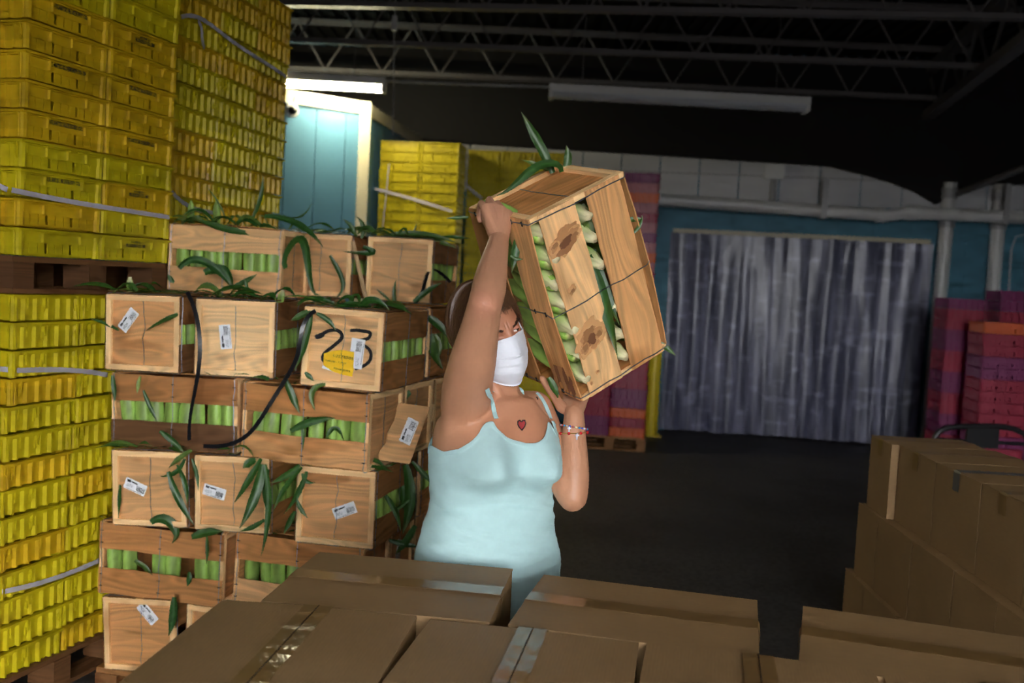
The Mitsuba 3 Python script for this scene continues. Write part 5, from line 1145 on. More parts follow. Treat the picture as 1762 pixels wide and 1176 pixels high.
# head
HC = atY(841, 574, 2.44)
yaw, rol = math.radians(37), math.radians(20)
hf = unit([math.sin(yaw), -math.cos(yaw), -0.05]); up0 = unit(np.array([0, 0, 1]) - hf * hf[2]); hl = np.cross(up0, hf) * -1
hl = unit(np.cross(hf, up0)) * 1.0
if hl[0] < 0: hl = -hl
hu = unit(up0 * math.cos(rol) - hl * math.sin(rol)); hl = unit(hl * math.cos(rol) + up0 * math.sin(rol)); 
HM = frame(HC, hl, hf, hu)        # local x = her left, y = forward, z = up
def face_y(x, z):
    g = lambda cx, cz, sx, sz: np.exp(-((x - cx) / sx) ** 2 - ((z - cz) / sz) ** 2)
    d = 0.020 * np.exp(-(x / (0.009 + 0.10 * np.clip(0.012 - z, 0, 0.05))) ** 2) * np.clip((0.024 - z) / 0.055, 0, 1) * np.exp(-(np.clip(-0.036 - z, 0, 1) / 0.007) ** 2)
    for s in (-1, 1):
        d = d - 0.0125 * g(s * 0.031, 0.008, 0.017, 0.011) + 0.0045 * g(s * 0.028, 0.028, 0.020, 0.008) + 0.005 * g(s * 0.044, -0.022, 0.018, 0.016) - 0.0035 * g(s * 0.013, 0.006, 0.006, 0.012)
    d = d - 0.0022 * g(0.004, 0.030, 0.0016, 0.009) - 0.0022 * g(-0.005, 0.030, 0.0016, 0.008)
    d = d + 0.007 * g(0, -0.092, 0.020, 0.016) + 0.004 * g(0, -0.062, 0.022, 0.007) + 0.003 * g(0, -0.074, 0.018, 0.005) - 0.003 * g(0, -0.0675, 0.022, 0.0025)
    return d
ico = trimesh.creation.icosphere(subdivisions=6)
D = np.array(ico.vertices)
def head_shape(D):
    x, y, z = D.T
    X, Y, Z = 0.073 * x, np.where(y > 0, 0.090, 0.100) * y, np.where(z > 0, 0.112, 0.118) * z
    low = np.clip(-z, 0, 1)
    X = X * (1 - 0.30 * low ** 1.6) ; Y = Y * (1 - 0.10 * low ** 2) + 0.010 * low * np.clip(y, 0, 1)
    Y = np.where(y < 0, Y * (1 - 0.38 * low), Y)
    fr = np.clip((y - 0.15) / 0.4, 0, 1)
    Y = Y + face_y(X, Z) * fr
    return np.stack([X, Y, Z], 1)
HV = head_shape(D); HVW = HV @ HM[:3, :3].T + HM[:3, 3]
HEAD = to_mani(HVW, np.array(ico.faces))
def ear(s):
    P = []
    for a in np.linspace(-2.2, 2.4, 12): P.append((HM @ [s * (0.074 + 0.006), -0.008 + 0.017 * math.cos(a) * -1, -0.008 + 0.030 * math.sin(a), 1])[:3])
    return chain([(p, 0.0045) for p in P] , 14) + Manifold.batch_hull([ball((HM @ [s * 0.071, -0.004, -0.03, 1])[:3], 0.006, 14), ball((HM @ [s * 0.071, -0.012, 0.012, 1])[:3], 0.008, 14), ball((HM @ [s * 0.071, 0.006, -0.01, 1])[:3], 0.006, 14)])

# neck, shoulders, arms
NB = atY(868, 704, 2.46)
neck_top = (HM @ [0, -0.022, -0.075, 1])[:3]
SR, SL = atY(800, 700, 2.40), atY(917, 708, 2.57)
ER = atY(834, 524, 2.175); WR = atY(859, 412, 2.350)
EL = atY(985, 855, 2.45); WL = atY(988, 712, 2.505)
lerp = lambda a, b, t: a + (b - a) * t
def bend(a, b, t, d): return lerp(a, b, t) + np.asarray(d)
armR = [(SR, 0.060), (lerp(SR, ER, 0.22) + [-.004, 0, 0], 0.060), (lerp(SR, ER, 0.5) + [-.003, -.004, -.006], 0.054), (lerp(SR, ER, 0.8), 0.043), (ER, 0.037)]
foreR = [(ER, 0.037), (lerp(ER, WR, 0.16) + [0.002, 0, 0], 0.039), (lerp(ER, WR, 0.35), 0.0375), (lerp(ER, WR, 0.62), 0.032), (lerp(ER, WR, 0.85), 0.0265), (WR, 0.0235)]
armL = [(SL, 0.054), (lerp(SL, EL, 0.25), 0.052), (lerp(SL, EL, 0.6), 0.046), (lerp(SL, EL, 0.88), 0.041), (EL, 0.038)]
foreL = [(EL, 0.037), (lerp(EL, WL, 0.18) + [0.003, 0, 0], 0.0385), (lerp(EL, WL, 0.4) + [0.002, 0, 0], 0.0375), (lerp(EL, WL, 0.7), 0.0315), (lerp(EL, WL, 0.9), 0.0275), (WL, 0.0245)]
body = [TRUNK, chain([(NB + [0, 0.01, -0.03], 0.062), (NB, 0.053), (lerp(NB, neck_top, 0.5), 0.050), (neck_top, 0.054)]),
        chain([(NB + [0, 0.012, -0.02], 0.052), (lerp(NB, SR, 0.6) + [0, 0.008, 0.006], 0.052), (SR, 0.058)]), chain([(NB + [0, 0.012, -0.02], 0.052), (lerp(NB, SL, 0.6) + [0, 0.008, 0.0], 0.050), (SL, 0.053)]),
        chain(armR), chain(foreR), chain(armL), chain(foreL),
        Manifold.batch_hull([ball(SR, 0.056), ball(trunk(np.array(2.9), np.array(ZBUST + 0.085)) * 0.85 + 0.15 * np.array([fX(ZBUST), fY(ZBUST), ZBUST + 0.085]), 0.03), ball(lerp(SR, NB, 0.5) - [0, 0, 0.05], 0.05)]),
        Manifold.batch_hull([ball(SL, 0.05), ball(trunk(np.array(0.2), np.array(ZBUST + 0.07)) * 0.85 + 0.15 * np.array([fX(ZBUST), fY(ZBUST), ZBUST + 0.07]), 0.03), ball(lerp(SL, NB, 0.5) - [0, 0, 0.05], 0.045)]),
        ball(ER + unit(CAM - ER) * 0.013 + [-0.003, 0, 0.002], 0.0275)]
# collar bones
for S_ in (SR, SL):
    a = NB + EFRO * 0.052 + [0, 0, -0.028]; b = lerp(NB, S_, 0.72) + EFRO * 0.04 + [0, 0, 0.008]
    body.append(chain([(a, 0.012), (lerp(a, b, 0.5) + EFRO * 0.006, 0.0105), (b, 0.011)], 16))
# sterno-mastoid strings of the neck
for q in (-1, 1):
    body.append(chain([(NB + EFRO * 0.050 + ELAT * 0.012 * q + [0, 0, -0.022], 0.010), (lerp(NB, (HM @ [0.05 * q, -0.01, -0.06, 1])[:3], 0.5) + EFRO * 0.03, 0.013), ((HM @ [0.052 * q, -0.01, -0.055, 1])[:3], 0.012)], 16))
# legs (inside the trousers)
hipc = np.array([float(fX(ZLO)), float(fY(ZLO)), ZLO])
LEG = {}
for s in (-1, 1):
    hip = hipc + ELAT * 0.085 * s + [0, 0, -0.03]; knee = np.array([hip[0] + 0.01 * s, hip[1] - 0.02, 0.47]); ank = np.array([hip[0] + 0.015 * s, hip[1] + 0.03, 0.09])
    LEG[s] = (hip, knee, ank); body.append(chain([(hip, 0.085), (lerp(hip, knee, 0.5), 0.07), (knee, 0.052), (lerp(knee, ank, 0.35), 0.05), (ank, 0.035)]))
BODY = Manifold.batch_boolean(body, m3.OpType.Add).refine_to_length(0.011)
mm = BODY.to_mesh(); tm = trimesh.Trimesh(mm.vert_properties[:, :3], mm.tri_verts, process=True)
trimesh.smoothing.filter_taubin(tm, lamb=0.55, nu=0.50, iterations=40)

def hand(W, d, across, palm, scale, curls, thumb, spread=0.0):
    """W wrist, d wrist -> middle knuckle, across index -> little finger, palm = the side the palm faces; curls: per finger three (towards palm) angles; thumb: points and radii"""
    d = unit(d); palm = unit(palm - d * (np.asarray(palm) @ d)); across = unit(across - d * (np.asarray(across) @ d) - palm * (np.asarray(across) @ palm)); s = scale; out = []
    off = [-0.030, -0.010, 0.010, 0.028]; mc = [0.086, 0.089, 0.084, 0.075]; ln = [(0.042, 0.025, 0.020), (0.046, 0.029, 0.021), (0.043, 0.027, 0.020), (0.033, 0.020, 0.018)]; rad = [0.0092, 0.0094, 0.009, 0.008]
    pts = []
    K = []
    for i in range(4):
        p = W + d * mc[i] * s + across * off[i] * s - palm * (0.004 if i in (1, 2) else 0.001) * s; K.append(p)
    base = [W + across * v * s + d * 0.026 * s for v in (-0.016, 0.016)]
    for i in range(4):
        out.append(Manifold.batch_hull([ball(base[0 if i < 2 else 1], 0.0145 * s, 18), ball(K[i], 0.0112 * s, 18), ball(lerp(W, K[i], 0.5), 0.0145 * s, 18)]))
    out.append(Manifold.batch_hull([ball(W, 0.0235 * s, 20), ball(W + d * 0.022 * s, 0.0215 * s, 20), ball(K[0], 0.0115 * s, 14), ball(K[3], 0.011 * s, 14), ball(K[1], 0.0115 * s, 14)]))
    for i in range(3): out.append(Manifold.batch_hull([ball(base[0], 0.0145 * s, 14), ball(base[1], 0.0145 * s, 14), ball(K[i], 0.010 * s, 14), ball(K[i + 1], 0.010 * s, 14)]))
    for i in range(4):
        p = K[i]; v = unit(d + across * spread * (i - 1.5)); n = palm; ch = [(p, rad[i] * 1.12 * s)]; a = 0
        for j in range(3):
            a += curls[i][j]; w = v * math.cos(a) + n * math.sin(a); p = p + w * ln[i][j] * s; ch.append((p, rad[i] * (0.98, 0.90, 0.74)[j] * s))
        out.append(chain(ch, 18)); pts.append(ch)
    for i in range(4): out.append(chain([(W + d * 0.030 * s + across * off[i] * 0.45 * s - palm * 0.0155 * s, 0.0045 * s), (lerp(W, K[i], 0.75) - palm * 0.0115 * s, 0.0048 * s), (K[i] - palm * 0.0050 * s, 0.0085 * s)], 12))
    out.append(chain([(W + d * 0.015 * s + across * -0.012 * s, 0.016 * s)] + thumb, 18))
    m = Manifold.batch_boolean(out, m3.OpType.Add).refine_to_length(0.0033); q = m.to_mesh(); t = trimesh.Trimesh(q.vert_properties[:, :3], q.tri_verts, process=True)
    trimesh.smoothing.filter_taubin(t, lamb=0.5, nu=0.45, iterations=9)
    return t, pts
# right hand: back to the camera, fingers hooked over the end rail of the crate
railp = lambda t: KB + K2 * 0.271 * (1 - t)       # t = 0 far corner, 1 near corner
KN = atY(855, 359, 2.392)
dR = unit(KN - WR)
th = [(atY(843, 388, 2.40), 0.0135), (atY(832, 372, 2.43), 0.0108), (atY(830, 356, 2.455), 0.0092)]
handR, ptsR = hand(WR, dR, -0.55 * K2 + 0.55 * K1, K2 + 0.35 * K1, 1.0 * np.linalg.norm(KN - WR) / 0.088, [(0.75, 1.5, 0.8), (0.60, 1.40, 0.7), (0.65, 1.40, 0.7), (0.75, 1.3, 0.6)], th)
# left hand: palm up under the lower end, thumb up beside the slat
eB = KB - K3 * 0.504
PL = eB + K2 * 0.085 + K1 * 0.040 - K3 * 0.024
dL = unit(PL - WL); dL = unit(dL + 0.35 * (0.3 * K1 + 0.8 * K2))
tl0 = eB + K2 * 0.10 - K1 * 0.016
th = [(lerp(WL, tl0, 0.55) - K1 * 0.010 - K3 * 0.006, 0.0145), (tl0 - K1 * 0.006 + K3 * 0.004, 0.0115), (tl0 + K2 * 0.026 - K1 * 0.005 + K3 * 0.030, 0.0098), (tl0 + K2 * 0.036 - K1 * 0.004 + K3 * 0.044, 0.0078)]
acr = np.cross(dL, K3); acr = acr if acr[0] > 0 else -acr
handL, ptsL = hand(WL, dL, acr, K3, 0.95, [(0.0, 0.15, 0.1)] * 4, th, spread=0.08)

def mani(t): return to_mani(np.array(t.vertices), np.array(t.faces))
ALL = mani(tm) + HEAD + ear(1) + ear(-1) + mani(handR) + mani(handL)
q = ALL.to_mesh(); BV, BF = np.array(q.vert_properties[:, :3], float), np.array(q.tri_verts)
skin = trimesh.Trimesh(BV, BF, process=True)
BV, BF = np.array(skin.vertices), np.array(skin.faces)
def blob(p, r): return np.exp(-(np.linalg.norm(BV - p, axis=1) / r) ** 2)[:, None]
col = np.tile([0.46, 0.225, 0.128], (len(BV), 1)) * (0.93 + 0.14 * meshkit.fbm(BV * 26, 3, 2)[:, None]) * (0.97 + 0.06 * meshkit.noise(BV * 400, 5)[:, None])
mixc = lambda c, t: col * (1 - t) + np.asarray(c) * t
col = mixc([0.46, 0.185, 0.105], 0.85 * np.clip(blob(HC, 0.115) * 1.6, 0, 1))
col = mixc([0.43, 0.185, 0.10], 0.75 * np.clip(blob(NB + EFRO * 0.09 + [0.01, 0, -0.045], 0.095) * 1.5, 0, 1))
col = mixc([0.50, 0.20, 0.13], 0.55 * blob(ER + unit(CAM - ER) * 0.03, 0.035))
for p in (KN, PL): col = mixc([0.52, 0.25, 0.16], 0.5 * blob(p, 0.07))
scene[person + '__body'] = mikit.ply((BV, BF), 'skin', True, color=np.clip(col, 0.02, 0.9))

# eyes, brows
def hw(p): return (HM @ np.r_[p, 1])[:3]
for s in (1, -1):
    ey = tag(part(person, 'eye'), None); labels.pop(ey)
    u = trimesh.creation.icosphere(subdivisions=4); ev = np.array(u.vertices); c = np.array([s * 0.031, 0.0655, 0.0085])
    gz = unit([0.42, 0.9, -0.02]); an = np.degrees(np.arccos(np.clip(ev @ gz, -1, 1)))
    cc = np.where((an < 10)[:, None], [0.005, 0.004, 0.004], np.where((an < 25)[:, None], [0.05, 0.025, 0.012], [0.66, 0.60, 0.57]))
    scene[ey] = mikit.ply((np.array([hw(c + v * 0.0118) for v in ev]), np.array(u.faces)), 'eye_wet', True, color=cc)
    for nm, e0, e1 in (('upper_eyelid', 9, 95), ('lower_eyelid', -85, -15)):
        az = np.radians(np.linspace(-75, 75, 22)); Vl = []
        for k_, el in enumerate(np.linspace(0, 1, 8)):
            for a in az:
                lim = (e0 if nm[0] == 'u' else e1) * (1 - 0.55 * (a / 1.35) ** 2) + (-4 * s * math.sin(a) if nm[0] == 'u' else 0)
                e_ = math.radians(lim + ((e1 - lim) if nm[0] == 'u' else (e0 - lim)) * el)
                Vl.append(hw(c + 0.0129 * np.array([math.sin(a) * math.cos(e_), math.cos(a) * math.cos(e_), math.sin(e_)])))
        Fl = np.array([[i * 22 + j, i * 22 + j + 1, (i + 1) * 22 + j + 1, (i + 1) * 22 + j] for i in range(7) for j in range(21)])
        scene[ey + '__' + nm] = mikit.ply((np.array(Vl), Fl), 'skin', True, color=np.tile([0.40, 0.16, 0.10], (len(Vl), 1)))
        if nm[0] == 'u':
            add(ey + '__lashes', Acc().tube(np.array(Vl[:22]) + hf * 0.0004, 0.0006, 4), 'hair')
    A = Acc(); rb = np.random.default_rng(8 + s)
    for _ in range(150):
        f = rb.random(); x = s * (0.014 + 0.036 * f); z = 0.023 + 0.009 * math.sin(f * 2.2) + rb.normal() * 0.0016 - 0.002 * (1 - f)
        y = 0.0935 + float(face_y(np.array(x), np.array(z))) - 9.0 * x * x - 0.7 * max(z, 0) ** 2 * 8
        P = hw([x, y - 0.001, z]); Q2 = hw([x + s * 0.006, y - 0.0012 - 0.0012 * f, z + 0.002 * (1 - 1.6 * f)])
        A.tube([P, (P + Q2) / 2 + hf * 0.0006, Q2], [0.0005, 0.0005, 0.0002], 3)
    add(part(person, 'eyebrow'), A, 'hair')

# hair
rh = np.random.default_rng(12)
def scalp(ph, po, k):
    """ph azimuth from the front towards her left, po angle from the crown"""
    d = np.array([math.sin(po) * math.sin(ph), math.sin(po) * math.cos(ph), math.cos(po)])
    return hw(head_shape(d[None])[0] * k + np.array([0, -0.004, 0.003]))
def end_angle(ph):
    a = abs((ph + math.pi) % (2 * math.pi) - math.pi)
    return math.radians(np.interp(math.degrees(a), [0, 25, 50, 68, 80, 100, 140, 180], [52, 52, 60, 78, 118, 128, 132, 132]))
nA, nP = 80, 26; Vc = []
for i in range(nA):
    ph = 2 * math.pi * i / nA; ea = end_angle(ph)
    for j in range(nP):
        t = j / (nP - 1); k_ = 1.10 + 0.05 * meshkit.noise(np.array([math.cos(ph) * 7, math.sin(ph) * 7, t * 1.2]), 3) + 0.05 * t * (1 - t) * 2
        k_ = k_ - 0.10 * max(0, (t - 0.85) / 0.15)
        Vc.append(scalp(ph, max(0.02, ea * t), k_))
Fc = np.array([[i * nP + j, ((i + 1) % nA) * nP + j, ((i + 1) % nA) * nP + j + 1, i * nP + j + 1] for i in range(nA) for j in range(nP - 1)])
hr_ = add(person + '__hair', (np.array(Vc), Fc), 'hair', smooth=True)
labels[hr_] = {'label': 'short brown hair'}
A = Acc()
for _ in range(2600):
    ph = rh.uniform(0, 2 * math.pi); ea = end_angle(ph) + rh.normal() * 0.07; t0 = rh.uniform(0.0, 0.7); k0 = rh.uniform(1.12, 1.20); sw = rh.normal() * 0.22
    P = [scalp(ph + sw * (t - t0) + 0.05 * math.sin(t * 9 + ph * 5), max(0.03, ea * t), k0 + 0.06 * math.sin(math.pi * t) - 0.03 * t) for t in np.linspace(t0, 1.03, 8)]
    A.tube(P, np.linspace(0.0011, 0.0005, 8), 3, cap=False)
for _ in range(260):      # longer locks behind the neck on her left
    x = rh.uniform(0.02, 0.07); P = [hw([x, -0.055 + rh.normal() * 0.01, -0.03]), hw([x + 0.012, -0.05 + rh.normal() * 0.008, -0.08]), hw([x + 0.012 + rh.normal() * 0.006, -0.045, -0.135 + rh.normal() * 0.02])]
    A.tube(spline(P, 7), 0.0011, 3, cap=False)
st = add(hr_ + '__strands', A, 'hair_red'); labels[st] = {'kind': 'stuff'}

# mask
def mask_pt(u, v, out=0.0):
    """u -1..1 across, v 0 (chin) .. 1 (nose)"""
    ph = u * math.radians(66); x = 0.080 * math.sin(ph) * float(np.interp(v, [0, 0.12, 0.35, 0.7, 1], [0.60, 0.78, 0.96, 1.0, 0.98])); z = -0.125 + 0.130 * v - 0.004 * u * u
    z = z + 0.016 * (1 - v) * u * u * 2 - 0.02 * u * u * max(0, v - 0.7)
    y = 0.094 * math.cos(ph) * (1 - 0.10 * abs(v - 0.55)) + 0.014 * math.exp(-(u / 0.34) ** 2) * math.sin(math.pi * min(1, 0.15 + 0.8 * v)) + 0.002 - 0.020 * max(0, 0.25 - v) / 0.25
    y = y + 0.004 * math.exp(-(u / 0.2) ** 2) * (v > 0.6)
    pl = [0.28, 0.46, 0.64]; r = sum(0.0028 / (1 + math.exp(-(v - p_) * 160)) for p_ in pl) - 0.0084 * v
    wr = 0.0050 * (meshkit.noise(np.array([u * 3.2 + 2, v * 7.0 + 0.8 * u, 0.5]), 9) - 0.5) + 0.0022 * (meshkit.noise(np.array([u * 9, v * 17, 1.5]), 4) - 0.5)
    return hw(np.array([x, y + r + wr + out, z]))
nu_, nv_ = 49, 61
Vo = [mask_pt(u, v, 0.0) for v in np.linspace(0, 1, nv_) for u in np.linspace(-1, 1, nu_)]
Vi = [mask_pt(u, v, -0.0016) for v in np.linspace(0, 1, nv_) for u in np.linspace(-1, 1, nu_)]
g_ = np.arange(nu_ * nv_).reshape(nv_, nu_)
Fm = np.stack([g_[:-1, :-1], g_[:-1, 1:], g_[1:, 1:], g_[1:, :-1]], -1).reshape(-1, 4)
N_ = nu_ * nv_; rim = list(g_[0]) + list(g_[1:, -1]) + list(g_[-1, -2::-1]) + list(g_[-2:0:-1, 0])
Fr = [[rim[i], N_ + rim[i], N_ + rim[(i + 1) % len(rim)], rim[(i + 1) % len(rim)]] for i in range(len(rim))]
mk = add(person + '__face_mask', (np.array(Vo + Vi), np.vstack([Fm, Fm[:, ::-1] + N_, Fr])), 'mask_cloth', smooth=50); labels[mk] = {'label': 'white pleated face mask'}
A = Acc(); A.ribbon([mask_pt(u, 0.975, 0.0012) for u in np.linspace(-1, 1, 30)], [hf] * 30, 0.005, 0.0006); A.ribbon([mask_pt(u, 0.03, 0.0012) for u in np.linspace(-1, 1, 30)], [hf] * 30, 0.005, 0.0006)
for s in (1, -1): A.ribbon([mask_pt(s * 0.97, v, 0.0012) for v in np.linspace(0.02, 0.98, 20)], [hf * 0.4 + hl * s] * 20, 0.005, 0.0006)
add(mk + '__edge_band', A, 'mask_cloth')
for s in (1, -1):
    A = Acc(); e_ = [[s * 0.080, -0.012, 0.022], [s * 0.084, -0.024, 0.0], [s * 0.080, -0.018, -0.03]]
    A.tube(spline([mask_pt(s * 0.98, 0.93)] + [hw(p) for p in e_] + [mask_pt(s * 0.98, 0.10)], 24), 0.0013, 5); add(part(mk, 'ear_loop'), A, 'mask_cloth')

# tank top
def inv_trunk(x, y, off=0.008):
    best = None
    th_ = np.linspace(-0.6, math.pi + 0.6, 260); z_ = np.linspace(ZBUST - 0.05, ZHI, 160); T2, Z2 = np.meshgrid(th_, z_); P = trunk(T2, Z2, off).reshape(-1, 3)
    q_ = P - CAM; dd = q_ @ FWD; sx = W_PX / 2 + F_PX * (q_ @ RIGHT) / dd; sy = H_PX / 2 - F_PX * (q_ @ UP) / dd
    nearer = (np.hypot(sx - x, sy - y) < 4.5); c_ = np.where(nearer)[0]
    if len(c_) == 0: c_ = np.array([np.argmin(np.hypot(sx - x, sy - y))])
    i = c_[np.argmin(dd[c_])]; return T2.ravel()[i], Z2.ravel()[i]
neckline = [(738, 768), (760, 776), (785, 772), (808, 757), (826, 739), (839, 722), (851, 721), (861, 737), (876, 750), (905, 759), (925, 759), (939, 751), (945, 736), (946, 721), (953, 722), (958, 738), (963, 752)]
tzp = sorted((inv_trunk(*p) for p in neckline), key=lambda q: q[0])
tth = [q[0] for q in tzp]; tzz = [q[1] for q in tzp]
zArm = atY(850, 778, YB)[2]; zBack = atY(850, 745, YB)[2]
tth = [tth[-1] - 2 * math.pi - 0.0] * 0 + tth
seq_t = np.array(tth + [tth[-1] + 0.3, math.pi + 0.9, 1.5 * math.pi, 2 * math.pi - 0.9, 2 * math.pi + tth[0]]); seq_z = np.array(tzz + [zArm, zBack, zBack - 0.02, zBack, tzz[0]])
keep = [0] + [i for i in range(1, len(seq_t)) if seq_t[i] > seq_t[:i].max() + 1e-4]; seq_t, seq_z = seq_t[keep], seq_z[keep]
ns, nr = 300, 130
ths = seq_t[0] + np.arange(ns) * 2 * math.pi / ns
ztop = np.interp(ths, seq_t, seq_z)
ztop = np.convolve(np.r_[ztop[-2:], ztop, ztop[:2]], [0.1, 0.2, 0.4, 0.2, 0.1], 'valid')
zhem = atY(900, 1050, YB)[2]
vv = np.linspace(0, 1, nr)[:, None]; zc_ = ztop.min() - 0.015; Zs = np.where(vv < 0.72, zhem + (zc_ - zhem) * vv / 0.72, zc_ + (ztop[None] - zc_) * (vv - 0.72) / 0.28); Ts = np.tile(ths, (nr, 1))
P0 = trunk(Ts, Zs, 0.0075)
ctr = np.stack([fX(Zs), fY(Zs), Zs], -1); nrm_ = P0 - ctr; nrm_[..., 2] = 0; nrm_ /= np.linalg.norm(nrm_, axis=-1, keepdims=True)
yy = (Zs - zhem) / (ZBUST - zhem)
arc = np.unwrap(Ts, axis=1) * 0.15
waist = np.exp(-((Zs - atY(850, 880, YB)[2]) / 0.075) ** 2)
Q3 = np.stack([arc * 5.5 + 3, Zs * 42 + arc * 7, arc * 0 + 0.3], -1); Q4 = np.stack([arc * 9, Zs * 75 - arc * 16, arc * 0 + 4.3], -1)
rid = lambda q: 1 - np.abs(2 * meshkit.noise(q, 6) - 1)
wr_ = 1.35 * (0.0075 * (rid(Q3) - 0.5) + 0.0035 * (rid(Q4) - 0.5)) * (0.22 + 1.0 * waist) + 0.003 * (meshkit.fbm(P0 * 14, 3, 8) - 0.5)
hemf = np.clip((yy) / 0.08, 0, 1); edge = np.clip((ztop[None] - Zs) / 0.012, 0, 1)
off_ = wr_ * edge + 0.0022 * (edge < 0.75) + 0.004 * (1 - hemf)
Po = P0 + nrm_ * off_[..., None]; Pi = Po - nrm_ * 0.0028
Vs = np.vstack([Po.reshape(-1, 3), Pi.reshape(-1, 3)]); G = np.arange(nr * ns).reshape(nr, ns); Gn = np.roll(G, -1, 1); N_ = nr * ns
Fs = np.stack([G[:-1], Gn[:-1], Gn[1:], G[1:]], -1).reshape(-1, 4); Fi = Fs[:, ::-1] + N_
Ft = np.stack([G[-1], Gn[-1], Gn[-1] + N_, G[-1] + N_], -1); Fb = np.stack([G[0] + N_, Gn[0] + N_, Gn[0], G[0]], -1)
tk = add(person + '__tank_top', (Vs, np.vstack([Fs, Fi, Ft, Fb])), 'aqua_cotton', smooth=70); labels[tk] = {'label': 'pale aqua tank top'}
inter = trimesh.ray.ray_pyembree.RayMeshIntersector(skin) if hasattr(trimesh.ray, 'ray_pyembree') else skin.ray
def onskin(x, y, out=0.004):
    r = unit(ray(x, y)); loc, _, ti = skin.ray.intersects_location([CAM], [r], multiple_hits=False)
    if not len(loc): return None
    n = skin.face_normals[ti[0]]; return loc[0] + n * out, n
for pts in ([(853, 722), (848, 706), (844, 692), (840, 680), (836, 668)], [(946, 722), (941, 709), (934, 694), (922, 679), (910, 667), (899, 658), (893, 652)]):
    hit = [h for h in (onskin(x, y) for x, y in pts) if h]
    if len(hit) > 1:
        Ps = np.array([h[0] for h in hit]); Ns = np.array([h[1] for h in hit]); A = Acc()
        if len(Ps) > 2: Ps2 = spline(Ps, 24)
        else: Ps2 = np.linspace(Ps[0], Ps[1], 24)
        Ns2 = np.stack([np.interp(np.linspace(0, 1, 24), np.linspace(0, 1, len(Ns)), Ns[:, i]) for i in range(3)], 1)
        A.ribbon(Ps2, Ns2, 0.011, 0.002); add(part(tk, 'strap'), A, 'aqua_cotton')
# back parts of the straps
for s in (-1, 1):
    top = lerp(NB, SR if s < 0 else SL, 0.42) + [0, 0.0, 0.056]; bk_ = trunk(np.array(1.5 * math.pi + 0.5 * s), np.array(zBack - 0.01), 0.01)
    P = spline([top + EFRO * 0.03 + [0, 0, -0.012], top, top - EFRO * 0.05 + [0, 0, -0.02], bk_], 20); add(part(tk, 'strap'), Acc().ribbon(P, [unit(-EFRO + [0, 0, 0.6])] * 20, 0.011, 0.002), 'aqua_cotton')
# tattoos
def decal(key, polys, bsdf, out, res=0.0012):
    V, F = [], []
    for pg in polys:
        tri = trimesh.creation.triangulate_polygon(pg, engine='earcut'); tv, tf = trimesh.remesh.subdivide_to_size(np.c_[tri[0], np.zeros(len(tri[0]))], tri[1], 1.6)
        hv = [onskin(p[0], p[1], out) for p in tv]
        if any(h is None for h in hv): continue
        F.append(np.array(tf) + sum(len(v) for v in V)); V.append(np.array([h[0] for h in hv]))
    if V: add(key, (np.vstack(V), np.vstack(F)), bsdf)
hp = [(897.5, 727), (899.5, 723.5), (903, 724), (904.5, 729), (902.5, 735), (898, 741), (894, 737), (890.5, 731), (891, 725.5), (894, 723.5)]
H1 = Polygon(hp).buffer(0.8); decal(part(person, 'heart_tattoo'), [H1.difference(H1.buffer(-1.7))], 'tattoo_ink', 0.0008); decal(person + '__heart_tattoo__fill', [H1.buffer(-1.7)], 'tattoo_red', 0.0006)
from shapely.geometry import Point
decal(part(person, 'shoulder_tattoo'), [LineString(l).buffer(0.9) for l in ([(913, 661), (917, 664), (914, 668)], [(918, 672), (921, 675), (918, 679), (922, 681)], [(906, 663), (909, 667)], [(923, 684), (925, 687)])], 'tattoo_ink', 0.0008)

# trousers and shoes
tr = []
for s, (hip, knee, ank) in LEG.items(): tr.append(chain([(hip, 0.100), (lerp(hip, knee, 0.5), 0.084), (knee, 0.066), (lerp(knee, ank, 0.4), 0.064), (ank + [0, 0, 0.02], 0.052)]))
tr.append(Manifold.batch_hull([ball(hipc + ELAT * 0.075 + [0, 0, 0.0], 0.108), ball(hipc - ELAT * 0.075 + [0, 0, 0.0], 0.108), ball(hipc + [0, 0, 0.035], 0.10)]))
q = Manifold.batch_boolean(tr, m3.OpType.Add).refine_to_length(0.02).to_mesh(); t2 = trimesh.Trimesh(q.vert_properties[:, :3], q.tri_verts, process=True); trimesh.smoothing.filter_taubin(t2, iterations=14)
k = add(person + '__trousers', t2, 'black_cloth', smooth=True); labels[k] = {'label': 'black trousers'}
for s, (hip, knee, ank) in LEG.items():
    f_ = EFRO; c_ = np.array([ank[0], ank[1], 0])
    up_ = Manifold.batch_hull([ball(c_ - f_ * 0.045 + [0, 0, 0.045], 0.036), ball(c_ + f_ * 0.10 + [0, 0, 0.035], 0.034), ball(c_ + f_ * 0.155 + [0, 0, 0.030], 0.028), ball(c_ + [0, 0, 0.085], 0.045)]).trim_by_plane([0, 0, 1.0], 0.018)
    sh = part(person, 'shoe'); q = up_.refine_to_length(0.015).to_mesh(); add(sh, trimesh.Trimesh(q.vert_properties[:, :3], q.tri_verts), 'grey_metal', smooth=40)
    so = Manifold.batch_hull([Manifold.cylinder(0.02, 0.038, 0.038, 24).translate([*(c_ - f_ * 0.045)[:2], 0.0]), Manifold.cylinder(0.02, 0.038, 0.038, 24).translate([*(c_ + f_ * 0.145)[:2], 0.0])]); add(sh + '__sole', so, 'white_enamel', smooth=40)

